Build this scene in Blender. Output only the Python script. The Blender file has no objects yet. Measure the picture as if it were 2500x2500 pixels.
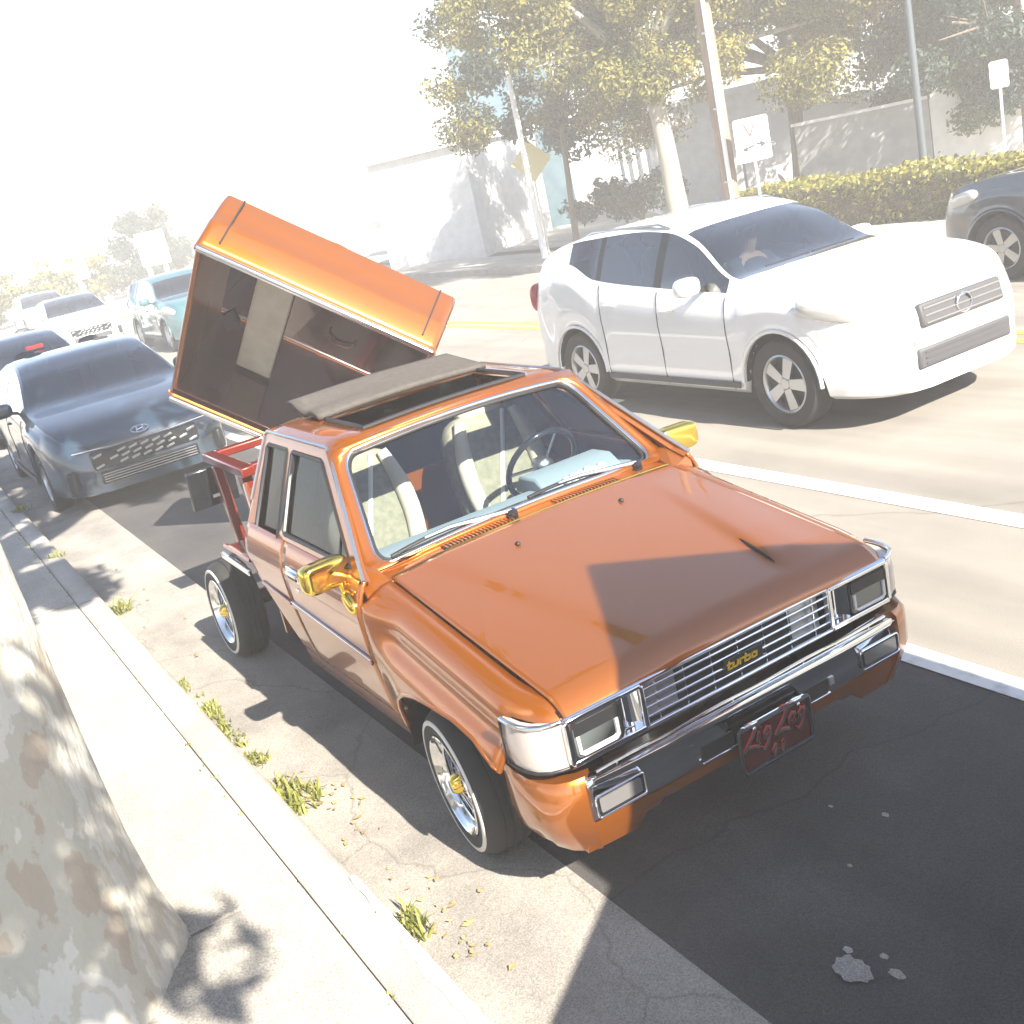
import bpy, bmesh, math, random
from mathutils import Vector, Matrix

random.seed(11)
R = math.radians
scene = bpy.context.scene
COL = scene.collection

# ------------------------------------------------------------------ camera
cam_d = bpy.data.cameras.new('camera')
cam = bpy.data.objects.new('camera', cam_d)
COL.objects.link(cam)
_right = Vector((0.50748304, 0.83493586, -0.21293913))
_down = Vector((0.15196245, -0.32997621, -0.93167758))
_fwd = Vector((-0.84815587, 0.44045182, -0.29433623))
cam.matrix_world = Matrix((
    (_right.x, -_down.x, -_fwd.x, 3.38423749),
    (_right.y, -_down.y, -_fwd.y, -2.10062208),
    (_right.z, -_down.z, -_fwd.z, 2.36383463),
    (0, 0, 0, 1)))
cam_d.sensor_width = 36.0
cam_d.lens = 36.0 * 2737.166 / 2500.0
cam_d.clip_start = 0.05
cam_d.clip_end = 1000.0
scene.camera = cam

# ------------------------------------------------------------------ sky, sun, exposure
SUN = Vector((1.4, 0.08, 1.05)).normalized()          # towards the sun
sun_el = math.asin(SUN.z)
sun_az = math.atan2(SUN.y, SUN.x)
world = bpy.data.worlds.new('World')
scene.world = world
world.use_nodes = True
wn = world.node_tree
for n in list(wn.nodes):
    wn.nodes.remove(n)
w_out = wn.nodes.new('ShaderNodeOutputWorld')
w_bg = wn.nodes.new('ShaderNodeBackground')
w_sky = wn.nodes.new('ShaderNodeTexSky')
w_sky.sky_type = 'NISHITA'
w_sky.sun_disc = False
w_sky.sun_elevation = sun_el
w_sky.sun_rotation = R(90) - sun_az
w_sky.air_density = 1.0
w_sky.dust_density = 1.0
w_sky.ozone_density = 3.0
w_bg.inputs['Strength'].default_value = 0.07
wn.links.new(w_sky.outputs[0], w_bg.inputs['Color'])
wn.links.new(w_bg.outputs[0], w_out.inputs['Surface'])

sun_d = bpy.data.lights.new('sun', 'SUN')
sun_d.energy = 5.0
sun_d.angle = R(0.5)
sun_d.color = (1.0, 0.93, 0.82)
sun = bpy.data.objects.new('sun', sun_d)
sun.rotation_euler = (-SUN).to_track_quat('-Z', 'Y').to_euler()
sun.location = (20, 2, 18)
COL.objects.link(sun)

scene.view_settings.view_transform = 'Standard'
scene.view_settings.look = 'None'
scene.view_settings.gamma = 1.0
scene.view_settings.exposure = 1.95
scene.view_settings.use_curve_mapping = False
scene.render.engine = 'CYCLES'
scene.cycles.use_denoising = True
scene.cycles.max_bounces = 10
scene.cycles.volume_bounces = 2
scene.cycles.transparent_max_bounces = 16
scene.cycles.caustics_reflective = False
scene.cycles.caustics_refractive = False

# ------------------------------------------------------------------ mesh builder
class MB:
    def __init__(self):
        self.v = []
        self.f = []
        self.c = []            # one shade value per face (leaf variation)

    def add(self, vs, fs, shade=None):
        o = len(self.v)
        self.v += [tuple(p) for p in vs]
        for f in fs:
            self.f.append(tuple(i + o for i in f))
            self.c.append(shade)
        return self

    def box(self, c, s, rot=None):
        hx, hy, hz = s[0] / 2, s[1] / 2, s[2] / 2
        vs = [Vector((x, y, z)) for x in (-hx, hx) for y in (-hy, hy) for z in (-hz, hz)]
        if rot is not None:
            vs = [rot @ p for p in vs]
        vs = [p + Vector(c) for p in vs]
        return self.add(vs, [(0, 1, 3, 2), (4, 6, 7, 5), (0, 4, 5, 1), (2, 3, 7, 6), (0, 2, 6, 4), (1, 5, 7, 3)])

    def bar(self, a, b, w, h, up=(0, 0, 1)):
        """a square bar from a to b"""
        a, b = Vector(a), Vector(b)
        d = (b - a)
        L = d.length
        d.normalize()
        u = Vector(up)
        s = d.cross(u)
        if s.length < 1e-4:
            s = d.cross(Vector((0, 1, 0)))
        s.normalize()
        u = s.cross(d)
        rot = Matrix((d, s, u)).transposed()
        return self.box((a + b) / 2, (L, w, h), rot)

    def tube(self, pts, r, n=8, closed=False):
        pts = [Vector(p) for p in pts]
        m = len(pts)
        rad = r if isinstance(r, (list, tuple)) else [r] * m
        vs, fs = [], []
        t0 = None
        for i in range(m):
            if closed:
                t = pts[(i + 1) % m] - pts[i - 1]
            else:
                t = pts[min(i + 1, m - 1)] - pts[max(i - 1, 0)]
            t.normalize()
            if t0 is None:
                a = t.orthogonal().normalized()
            else:
                a = t0.rotation_difference(t) @ a
                a = (a - t * a.dot(t)).normalized()
            t0 = t
            b = t.cross(a)
            for k in range(n):
                an = 2 * math.pi * k / n
                vs.append(pts[i] + (a * math.cos(an) + b * math.sin(an)) * rad[i])
        rings = m if closed else m - 1
        for i in range(rings):
            j = (i + 1) % m
            for k in range(n):
                l = (k + 1) % n
                fs.append((i * n + k, i * n + l, j * n + l, j * n + k))
        if not closed:
            fs.append(tuple(range(n))[::-1])
            fs.append(tuple((m - 1) * n + k for k in range(n)))
        return self.add(vs, fs)

    def lathe(self, prof, mat, n=32, closed=False):
        """prof: (radius, height) pairs, turned about local z, placed by mat"""
        vs, fs = [], []
        m = len(prof)
        for (r, h) in prof:
            for k in range(n):
                a = 2 * math.pi * k / n
                vs.append(mat @ Vector((r * math.cos(a), r * math.sin(a), h)))
        for i in range(m if closed else m - 1):
            j = (i + 1) % m
            for k in range(n):
                l = (k + 1) % n
                fs.append((i * n + k, i * n + l, j * n + l, j * n + k))
        return self.add(vs, fs)

    def grid(self, fn, nu, nv, flip=False):
        vs = [fn(i / nu, j / nv) for i in range(nu + 1) for j in range(nv + 1)]
        fs = []
        for i in range(nu):
            for j in range(nv):
                q = (i * (nv + 1) + j, (i + 1) * (nv + 1) + j, (i + 1) * (nv + 1) + j + 1, i * (nv + 1) + j + 1)
                fs.append(q[::-1] if flip else q)
        return self.add(vs, fs)

    def loft(self, rings, close=True, caps=True):
        n = len(rings[0])
        vs = [p for r in rings for p in r]
        fs = []
        for i in range(len(rings) - 1):
            for k in range(n if close else n - 1):
                l = (k + 1) % n
                fs.append((i * n + k, i * n + l, (i + 1) * n + l, (i + 1) * n + k))
        if caps and close:
            fs.append(tuple(range(n))[::-1])
            fs.append(tuple((len(rings) - 1) * n + k for k in range(n)))
        return self.add(vs, fs)

    def prism(self, poly, vec):
        """poly: 3d points of one flat face, pushed along vec"""
        n = len(poly)
        vec = Vector(vec)
        vs = [Vector(p) for p in poly] + [Vector(p) + vec for p in poly]
        fs = [tuple(range(n))[::-1], tuple(range(n, 2 * n))]
        for k in range(n):
            l = (k + 1) % n
            fs.append((k, l, n + l, n + k))
        return self.add(vs, fs)

    def ellipsoid(self, c, s, rot=None, nu=12, nv=8, p=1.0):
        c = Vector(c)
        def sg(x):
            return math.copysign(abs(x) ** p, x)
        vs, fs = [], []
        for j in range(nv + 1):
            th = math.pi * j / nv - math.pi / 2
            for i in range(nu):
                a = 2 * math.pi * i / nu
                q = Vector((s[0] * sg(math.cos(th)) * sg(math.cos(a)), s[1] * sg(math.cos(th)) * sg(math.sin(a)), s[2] * sg(math.sin(th))))
                if rot is not None:
                    q = rot @ q
                vs.append(c + q)
        for j in range(nv):
            for i in range(nu):
                k = (i + 1) % nu
                fs.append((j * nu + i, j * nu + k, (j + 1) * nu + k, (j + 1) * nu + i))
        return self.add(vs, fs)

    def build(self, name, mat, parent=None, angle=35, bevel=0, solid=0, mirror=False, offset=-1, fixn=True):
        me = bpy.data.meshes.new(name)
        me.from_pydata(self.v, [], self.f)
        if any(x is not None for x in self.c):
            at = me.color_attributes.new('shade', 'FLOAT_COLOR', 'CORNER')
            vals = []
            for fc, sh in zip(self.f, self.c):
                s = 0.5 if sh is None else sh
                vals += [s, s, s, 1.0] * len(fc)
            at.data.foreach_set('color', vals)
        if fixn:
            bm = bmesh.new()
            bm.from_mesh(me)
            bmesh.ops.remove_doubles(bm, verts=bm.verts, dist=1e-5)
            bmesh.ops.recalc_face_normals(bm, faces=bm.faces)
            bm.to_mesh(me)
            bm.free()
        if angle:
            for p in me.polygons:
                p.use_smooth = True
            me.set_sharp_from_angle(angle=R(angle))
        me.materials.append(mat)
        o = bpy.data.objects.new(name, me)
        COL.objects.link(o)
        if parent is not None:
            o.parent = parent
        if mirror:
            md = o.modifiers.new('mirror', 'MIRROR')
            md.use_axis = (False, True, False)
        if solid:
            md = o.modifiers.new('thickness', 'SOLIDIFY')
            md.thickness = solid
            md.offset = offset
        if bevel:
            md = o.modifiers.new('bevel', 'BEVEL')
            md.width = bevel
            md.segments = 2
            md.limit_method = 'ANGLE'
            md.angle_limit = R(40)
        return o


def tag(o, label=None, cat=None, group=None, kind=None):
    if label: o['label'] = label
    if cat: o['category'] = cat
    if group: o['group'] = group
    if kind: o['kind'] = kind
    return o

def thing(name, label, cat, loc=(0, 0, 0), rz=0.0, group=None):
    o = bpy.data.objects.new(name, None)
    o.empty_display_size = 0.2
    COL.objects.link(o)
    o.location = loc
    o.rotation_euler = (0, 0, rz)
    return tag(o, label, cat, group)

def copy_tree(o, parent=None):
    c = o.copy()
    COL.objects.link(c)
    if parent is not None:
        c.parent = parent
    for ch in list(o.children):
        copy_tree(ch, c)
    return c

def interp(tab, x):
    if x <= tab[0][0]: return tab[0][1]
    for (a, u), (b, v) in zip(tab, tab[1:]):
        if x <= b:
            t = (x - a) / (b - a)
            return u + (v - u) * t
    return tab[-1][1]

def sinterp(tab, x):
    """monotone-ish smooth interpolation (cubic hermite with limited slopes)"""
    n = len(tab)
    if x <= tab[0][0]: return tab[0][1]
    if x >= tab[-1][0]: return tab[-1][1]
    d = [(tab[i + 1][1] - tab[i][1]) / (tab[i + 1][0] - tab[i][0]) for i in range(n - 1)]
    m = [d[0]] + [0.0 if d[i - 1] * d[i] <= 0 else 2 * d[i - 1] * d[i] / (d[i - 1] + d[i]) for i in range(1, n - 1)] + [d[-1]]
    for i in range(n - 1):
        if x <= tab[i + 1][0]:
            h = tab[i + 1][0] - tab[i][0]
            t = (x - tab[i][0]) / h
            return ((1 + 2 * t) * (1 - t) ** 2 * tab[i][1] + t * (1 - t) ** 2 * h * m[i]
                    + t * t * (3 - 2 * t) * tab[i + 1][1] + t * t * (t - 1) * h * m[i + 1])

# ------------------------------------------------------------------ materials
def new_mat(name):
    m = bpy.data.materials.new(name)
    m.use_nodes = True
    nt = m.node_tree
    bs = nt.nodes['Principled BSDF']
    return m, nt, bs

def flat(name, col, rough=0.5, metal=0.0, coat=0.0, spec=None, trans=0.0):
    m, nt, bs = new_mat(name)
    bs.inputs['Base Color'].default_value = (*col, 1)
    bs.inputs['Roughness'].default_value = rough
    bs.inputs['Metallic'].default_value = metal
    bs.inputs['Coat Weight'].default_value = coat
    bs.inputs['Coat Roughness'].default_value = 0.03
    if spec is not None: bs.inputs['Specular IOR Level'].default_value = spec
    if trans: bs.inputs['Transmission Weight'].default_value = trans
    return m

def noisy(name, c1, c2, scale=8.0, rough=(0.6, 0.9), bump=0.0, detail=6.0, metal=0.0, coat=0.0, ramp=(0.35, 0.65), bscale=None, stretch=None):
    m, nt, bs = new_mat(name)
    N, L = nt.nodes, nt.links
    tc = N.new('ShaderNodeTexCoord')
    src = tc.outputs['Object']
    if stretch:
        mp = N.new('ShaderNodeMapping')
        mp.inputs['Scale'].default_value = stretch
        L.new(src, mp.inputs['Vector'])
        src = mp.outputs[0]
    nz = N.new('ShaderNodeTexNoise')
    nz.inputs['Scale'].default_value = scale
    nz.inputs['Detail'].default_value = detail
    L.new(src, nz.inputs['Vector'])
    cr = N.new('ShaderNodeValToRGB')
    cr.color_ramp.elements[0].position = ramp[0]
    cr.color_ramp.elements[1].position = ramp[1]
    cr.color_ramp.elements[0].color = (*c1, 1)
    cr.color_ramp.elements[1].color = (*c2, 1)
    L.new(nz.outputs['Fac'], cr.inputs[0])
    L.new(cr.outputs[0], bs.inputs['Base Color'])
    mr = N.new('ShaderNodeMapRange')
    mr.inputs['To Min'].default_value = rough[0]
    mr.inputs['To Max'].default_value = rough[1]
    L.new(nz.outputs['Fac'], mr.inputs['Value'])
    L.new(mr.outputs[0], bs.inputs['Roughness'])
    bs.inputs['Metallic'].default_value = metal
    bs.inputs['Coat Weight'].default_value = coat
    if bump:
        n2 = N.new('ShaderNodeTexNoise')
        n2.inputs['Scale'].default_value = bscale or scale * 12
        n2.inputs['Detail'].default_value = 4
        L.new(src, n2.inputs['Vector'])
        bp = N.new('ShaderNodeBump')
        bp.inputs['Strength'].default_value = bump
        bp.inputs['Distance'].default_value = 0.01
        L.new(n2.outputs['Fac'], bp.inputs['Height'])
        L.new(bp.outputs[0], bs.inputs['Normal'])
    return m

def ground_mat(name, base, dark, light, grain=220.0, stains=1.3, crack=0.0, rough=0.9):
    m, nt, bs = new_mat(name)
    N, L = nt.nodes, nt.links
    tc = N.new('ShaderNodeTexCoord')
    a = N.new('ShaderNodeTexNoise'); a.inputs['Scale'].default_value = stains; a.inputs['Detail'].default_value = 8; a.inputs['Roughness'].default_value = 0.62
    b = N.new('ShaderNodeTexNoise'); b.inputs['Scale'].default_value = grain; b.inputs['Detail'].default_value = 3
    L.new(tc.outputs['Object'], a.inputs['Vector']); L.new(tc.outputs['Object'], b.inputs['Vector'])
    r = N.new('ShaderNodeValToRGB')
    r.color_ramp.elements[0].position = 0.3; r.color_ramp.elements[0].color = (*dark, 1)
    r.color_ramp.elements[1].position = 0.72; r.color_ramp.elements[1].color = (*light, 1)
    e = r.color_ramp.elements.new(0.5); e.color = (*base, 1)
    L.new(a.outputs['Fac'], r.inputs[0])
    mx = N.new('ShaderNodeMix'); mx.data_type = 'RGBA'; mx.blend_type = 'OVERLAY'; mx.inputs[0].default_value = 0.85
    L.new(r.outputs[0], mx.inputs[6]); L.new(b.outputs['Fac'], mx.inputs[7])
    col = mx.outputs[2]
    mp = N.new('ShaderNodeMapping'); mp.inputs['Scale'].default_value = (0.22, 2.6, 1)
    L.new(tc.outputs['Object'], mp.inputs['Vector'])
    st = N.new('ShaderNodeTexNoise'); st.inputs['Scale'].default_value = 1.1; st.inputs['Detail'].default_value = 6
    L.new(mp.outputs[0], st.inputs['Vector'])
    sr = N.new('ShaderNodeMapRange'); sr.inputs['From Min'].default_value = 0.3; sr.inputs['From Max'].default_value = 0.7
    sr.inputs['To Min'].default_value = 0.80; sr.inputs['To Max'].default_value = 1.12
    L.new(st.outputs['Fac'], sr.inputs['Value'])
    ms = N.new('ShaderNodeMix'); ms.data_type = 'RGBA'; ms.blend_type = 'MULTIPLY'; ms.inputs[0].default_value = 1.0
    L.new(col, ms.inputs[6]); L.new(sr.outputs[0], ms.inputs[7])
    col = ms.outputs[2]
    if crack:
        nz = N.new('ShaderNodeTexNoise'); nz.inputs['Scale'].default_value = 1.5; nz.inputs['Detail'].default_value = 5
        L.new(tc.outputs['Object'], nz.inputs['Vector'])
        ad = N.new('ShaderNodeMix'); ad.data_type = 'RGBA'; ad.blend_type = 'LINEAR_LIGHT'; ad.inputs[0].default_value = 0.25
        L.new(tc.outputs['Object'], ad.inputs[6]); L.new(nz.outputs['Color'], ad.inputs[7])
        vo = N.new('ShaderNodeTexVoronoi'); vo.feature = 'DISTANCE_TO_EDGE'; vo.inputs['Scale'].default_value = crack
        L.new(ad.outputs[2], vo.inputs['Vector'])
        cr = N.new('ShaderNodeValToRGB')
        cr.color_ramp.elements[0].position = 0.0; cr.color_ramp.elements[0].color = (0.72, 0.72, 0.72, 1)
        cr.color_ramp.elements[1].position = 0.004; cr.color_ramp.elements[1].color = (1, 1, 1, 1)
        L.new(vo.outputs['Distance'], cr.inputs[0])
        m2 = N.new('ShaderNodeMix'); m2.data_type = 'RGBA'; m2.blend_type = 'MULTIPLY'; m2.inputs[0].default_value = 1.0
        L.new(col, m2.inputs[6]); L.new(cr.outputs[0], m2.inputs[7])
        col = m2.outputs[2]
    L.new(col, bs.inputs['Base Color'])
    bs.inputs['Roughness'].default_value = rough
    bp = N.new('ShaderNodeBump'); bp.inputs['Strength'].default_value = 0.5; bp.inputs['Distance'].default_value = 0.006
    L.new(b.outputs['Fac'], bp.inputs['Height']); L.new(bp.outputs[0], bs.inputs['Normal'])
    return m

def leaf_mat(name, dark, light, trans=0.35):
    m, nt, bs = new_mat(name)
    N, L = nt.nodes, nt.links
    at = N.new('ShaderNodeAttribute'); at.attribute_name = 'shade'
    r = N.new('ShaderNodeValToRGB')
    r.color_ramp.elements[0].color = (*dark, 1); r.color_ramp.elements[1].color = (*light, 1)
    L.new(at.outputs['Fac'], r.inputs[0])
    L.new(r.outputs[0], bs.inputs['Base Color'])
    bs.inputs['Roughness'].default_value = 0.55
    tr = N.new('ShaderNodeBsdfTranslucent')
    L.new(r.outputs[0], tr.inputs['Color'])
    mx = N.new('ShaderNodeMixShader'); mx.inputs[0].default_value = trans
    L.new(bs.outputs[0], mx.inputs[1]); L.new(tr.outputs[0], mx.inputs[2])
    L.new(mx.outputs[0], nt.nodes['Material Output'].inputs['Surface'])
    return m

def glass_mat(name, tint, refl=1.0):
    """thin sheet glass: sees through with a tint, mirrors by fresnel"""
    m = bpy.data.materials.new(name); m.use_nodes = True
    nt = m.node_tree; N, L = nt.nodes, nt.links
    N.remove(N['Principled BSDF'])
    t = N.new('ShaderNodeBsdfTransparent'); t.inputs[0].default_value = (*tint, 1)
    g = N.new('ShaderNodeBsdfGlossy'); g.inputs['Roughness'].default_value = 0.01
    f = N.new('ShaderNodeFresnel'); f.inputs[0].default_value = 1.5
    ml = N.new('ShaderNodeMath'); ml.operation = 'MULTIPLY'; ml.inputs[1].default_value = 1.9 * refl; ml.use_clamp = True
    L.new(f.outputs[0], ml.inputs[0])
    mx = N.new('ShaderNodeMixShader')
    L.new(ml.outputs[0], mx.inputs[0]); L.new(t.outputs[0], mx.inputs[1]); L.new(g.outputs[0], mx.inputs[2])
    L.new(mx.outputs[0], N['Material Output'].inputs['Surface'])
    return m

def car_paint(name, col, metal=0.6, rough=0.32, flake=0.12):
    m, nt, bs = new_mat(name)
    N, L = nt.nodes, nt.links
    tc = N.new('ShaderNodeTexCoord')
    nz = N.new('ShaderNodeTexNoise'); nz.inputs['Scale'].default_value = 900; nz.inputs['Detail'].default_value = 1
    L.new(tc.outputs['Object'], nz.inputs['Vector'])
    mx = N.new('ShaderNodeMix'); mx.data_type = 'RGBA'; mx.blend_type = 'OVERLAY'; mx.inputs[0].default_value = flake
    mx.inputs[6].default_value = (*col, 1)
    L.new(nz.outputs['Fac'], mx.inputs[7])
    L.new(mx.outputs[2], bs.inputs['Base Color'])
    bs.inputs['Metallic'].default_value = metal
    bs.inputs['Roughness'].default_value = rough
    bs.inputs['Coat Weight'].default_value = 1.0
    bs.inputs['Coat Roughness'].default_value = 0.02
    bs.inputs['Coat IOR'].default_value = 1.75
    return m

def bark_mat(name, cols, scale=6.0):
    """mottled flaking bark: patches of several tones"""
    m, nt, bs = new_mat(name)
    N, L = nt.nodes, nt.links
    tc = N.new('ShaderNodeTexCoord')
    mp = N.new('ShaderNodeMapping'); mp.inputs['Scale'].default_value = (1, 1, 0.55)
    L.new(tc.outputs['Object'], mp.inputs['Vector'])
    nz = N.new('ShaderNodeTexNoise'); nz.inputs['Scale'].default_value = scale * 0.8; nz.inputs['Detail'].default_value = 9; nz.inputs['Roughness'].default_value = 0.58
    L.new(mp.outputs[0], nz.inputs['Vector'])
    cr = N.new('ShaderNodeValToRGB')
    cr.color_ramp.interpolation = 'EASE'
    els = cr.color_ramp.elements
    els[0].position = 0.385; els[0].color = (*cols[0], 1)
    els[1].position = 0.62; els[1].color = (*cols[-1], 1)
    for p_, c_ in ((0.40, cols[1]), (0.475, cols[1]), (0.49, cols[2]), (0.545, cols[2]), (0.56, cols[3]), (0.605, cols[3])):
        e = els.new(p_); e.color = (*c_, 1)
    els[-1].color = (*cols[2], 1)
    L.new(nz.outputs['Fac'], cr.inputs[0])
    L.new(cr.outputs[0], bs.inputs['Base Color'])
    bs.inputs['Roughness'].default_value = 0.85
    n3 = N.new('ShaderNodeTexNoise'); n3.inputs['Scale'].default_value = 22; n3.inputs['Detail'].default_value = 8; L.new(mp.outputs[0], n3.inputs['Vector'])
    bp = N.new('ShaderNodeBump'); bp.inputs['Strength'].default_value = 0.6; bp.inputs['Distance'].default_value = 0.02
    L.new(n3.outputs['Fac'], bp.inputs['Height']); L.new(bp.outputs[0], bs.inputs['Normal'])
    return m

M = {}
M['orange'] = car_paint('orange_metallic_paint', (0.35, 0.098, 0.0022), 0.62, 0.30)
M['candy'] = car_paint('candy_red_paint', (0.22, 0.018, 0.007), 0.45, 0.28)
M['bedpaint'] = car_paint('bed_inner_paint', (0.060, 0.010, 0.006), 0.45, 0.2)
M['chrome'] = flat('chrome', (0.78, 0.80, 0.82), 0.07, 1.0)
M['silver'] = flat('silver_bowl', (0.60, 0.60, 0.58), 0.3, 0.4)
M['darkchrome'] = flat('dark_chrome', (0.45, 0.45, 0.46), 0.2, 1.0)
M['brushed'] = flat('dull_metal', (0.55, 0.56, 0.58), 0.35, 1.0)
M['gold'] = flat('gold_plate', (0.86, 0.62, 0.12), 0.10, 1.0)
M['black'] = flat('black_trim', (0.012, 0.012, 0.014), 0.45)
M['blackgloss'] = flat('black_gloss', (0.012, 0.013, 0.016), 0.12, 0, 0.6)
M['rubber'] = noisy('tyre_rubber', (0.016, 0.016, 0.017), (0.028, 0.027, 0.026), 14, (0.7, 0.9), 0.15)
M['whitewall'] = flat('white_rubber', (0.62, 0.60, 0.56), 0.6)
M['dashblue'] = flat('dash_vinyl', (0.24, 0.30, 0.34), 0.6)
M['cream'] = noisy('cream_vinyl', (0.55, 0.50, 0.40), (0.66, 0.61, 0.50), 6, (0.4, 0.55), 0.05)
M['seatgrey'] = noisy('seat_cloth', (0.20, 0.19, 0.13), (0.28, 0.26, 0.19), 30, (0.8, 0.95), 0.1)
M['canvas'] = noisy('grey_canvas', (0.06, 0.053, 0.047), (0.085, 0.074, 0.065), 40, (0.85, 0.95), 0.2)
M['white'] = flat('white_plastic', (0.78, 0.78, 0.76), 0.5)
M['lens'] = flat('clear_lens', (0.85, 0.86, 0.86), 0.05, 0, 0, None, 0.92)
M['turnlens'] = flat('milky_lens', (0.44, 0.38, 0.35), 0.15, 0, 0.8)
M['siglens'] = flat('smoked_lens', (0.13, 0.125, 0.125), 0.15, 0, 0.8)
M['amberlens'] = flat('amber_lens', (0.55, 0.16, 0.02), 0.2, 0, 0.5)
M['redlens'] = flat('red_lens', (0.35, 0.012, 0.012), 0.2, 0, 0.5)
M['glass'] = glass_mat('clear_glass', (0.84, 0.90, 0.90), 1.5)
M['tint'] = glass_mat('tinted_glass', (0.10, 0.11, 0.12), 0.42)
M['cargl'] = glass_mat('car_glass', (0.42, 0.50, 0.52), 2.0)
M['yellow'] = flat('yellow_letters', (0.80, 0.52, 0.02), 0.4)
M['platemaroon'] = flat('dark_red_plate', (0.07, 0.010, 0.008), 0.22, 0, 0.5)
M['cutmetal'] = flat('dark_cut_metal', (0.055, 0.065, 0.075), 0.35, 0.7)
M['redglow'] = flat('red_layer', (0.55, 0.03, 0.015), 0.4)
M['skin'] = flat('skin', (0.50, 0.30, 0.21), 0.55)
M['cloth_dark'] = flat('dark_shirt', (0.05, 0.06, 0.08), 0.85)
M['hair'] = flat('dark_hair', (0.02, 0.014, 0.010), 0.6)
from mathutils.geometry import tessellate_polygon
from mathutils import Quaternion

# ------------------------------------------------------------------ the ground
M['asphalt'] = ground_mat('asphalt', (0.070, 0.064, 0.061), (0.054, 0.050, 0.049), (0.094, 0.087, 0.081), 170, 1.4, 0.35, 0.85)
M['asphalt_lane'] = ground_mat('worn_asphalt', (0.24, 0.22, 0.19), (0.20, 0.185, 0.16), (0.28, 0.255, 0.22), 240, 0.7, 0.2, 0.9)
M['gutter'] = ground_mat('gutter_concrete', (0.30, 0.275, 0.24), (0.20, 0.185, 0.165), (0.36, 0.33, 0.29), 200, 1.6, 0.5, 0.92)
M['kerb'] = ground_mat('kerb_concrete', (0.34, 0.32, 0.29), (0.25, 0.235, 0.21), (0.42, 0.40, 0.36), 200, 2.5, 0.0, 0.92)
M['paved'] = ground_mat('pavement_concrete', (0.38, 0.355, 0.31), (0.30, 0.28, 0.245), (0.44, 0.41, 0.36), 160, 1.2, 0.0, 0.92)
M['soil'] = ground_mat('soil', (0.12, 0.10, 0.07), (0.08, 0.065, 0.045), (0.17, 0.14, 0.10), 90, 3.0, 0.0, 0.95)
M['roadpaint'] = noisy('road_paint', (0.50, 0.49, 0.46), (0.74, 0.73, 0.70), 9, (0.7, 0.85), 0.1, ramp=(0.3, 0.5))
M['roadyellow'] = noisy('yellow_road_paint', (0.45, 0.30, 0.06), (0.62, 0.42, 0.06), 9, (0.7, 0.85), 0.1, ramp=(0.3, 0.5))

def sheet(name, x0, x1, y0, y1, z, mat, nx=1, ny=1):
    b = MB()
    b.grid(lambda u, v: (x0 + (x1 - x0) * u, y0 + (y1 - y0) * v, z), nx, ny)
    return tag(b.build(name, mat, angle=0), kind='structure')

sheet('ground', -150, 60, -90, 110, -0.03, M['soil'])
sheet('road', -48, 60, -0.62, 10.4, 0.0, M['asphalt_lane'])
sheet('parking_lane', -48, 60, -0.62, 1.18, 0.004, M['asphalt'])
sheet('gutter', -48, 60, -1.24, -0.62, 0.008, M['gutter'])
sheet('parking_line', -48, 60, 1.19, 1.33, 0.008, M['roadpaint'])
sheet('bike_lane_line', -48, 60, 2.66, 2.82, 0.004, M['roadpaint'])
sheet('centre_line', -48, 60, 6.10, 6.22, 0.004, M['roadyellow'])
sheet('centre_line', -48, 60, 6.36, 6.48, 0.004, M['roadyellow'])
b = MB()
for (cx, cy, r, k) in ((1.37, -0.32, 0.05, 23), (1.47, -0.25, 0.02, 13), (1.40, -0.22, 0.012, 11), (1.31, -0.27, 0.014, 11), (0.95, 0.30, 0.012, 11), (0.78, 0.22, 0.008, 9), (1.05, 0.02, .008, 9)):
    ring = [(cx + r * random.uniform(0.7, 1.0) * math.cos(6.283 * i / k) * 1.5, cy + r * random.uniform(0.7, 1.0) * math.sin(6.283 * i / k), 0.012) for i in range(k)]
    b.add(ring, [tuple(range(k))])
tag(b.build('paint_splash', M['kerb'], angle=0), kind='structure')

# kerb stones and pavement slabs, each a piece of its own
kerb = tag(MB().grid(lambda u, v: (-150 + 210 * u, -1.40 + 0.10 * v, -0.02), 1, 1).build('kerb', M['kerb'], angle=0), kind='structure')
pav = tag(MB().grid(lambda u, v: (-150 + 210 * u, -5.5 + 4.05 * v, 0.09), 1, 1).build('pavement', M['soil'], angle=0), kind='structure')
kb = MB()
nseg = 8
prof = [(-1.405, -0.05), (-1.405, 0.115), (-1.39, 0.125), (-1.275, 0.125), (-1.25, 0.112), (-1.238, 0.085), (-1.225, -0.05)]
kb.loft([[(x, y, z) for (y, z) in prof] for x in (0.0, 2.385)])
k0 = kb.build('kerb_stone', M['kerb'], kerb, 40)
k0.location.x = -38.4 + 0.2
for i in range(1, 20):
    c = k0.copy(); COL.objects.link(c); c.parent = kerb; c.location.x = -38.4 + 0.2 + 2.4 * i
kb = MB()
kb.loft([[(x, y, z) for (y, z) in prof] for x in (0.0, 110)])
tag(kb.build('kerb_run', M['kerb'], kerb, 40), kind='stuff').location.x = -148.3
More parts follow.
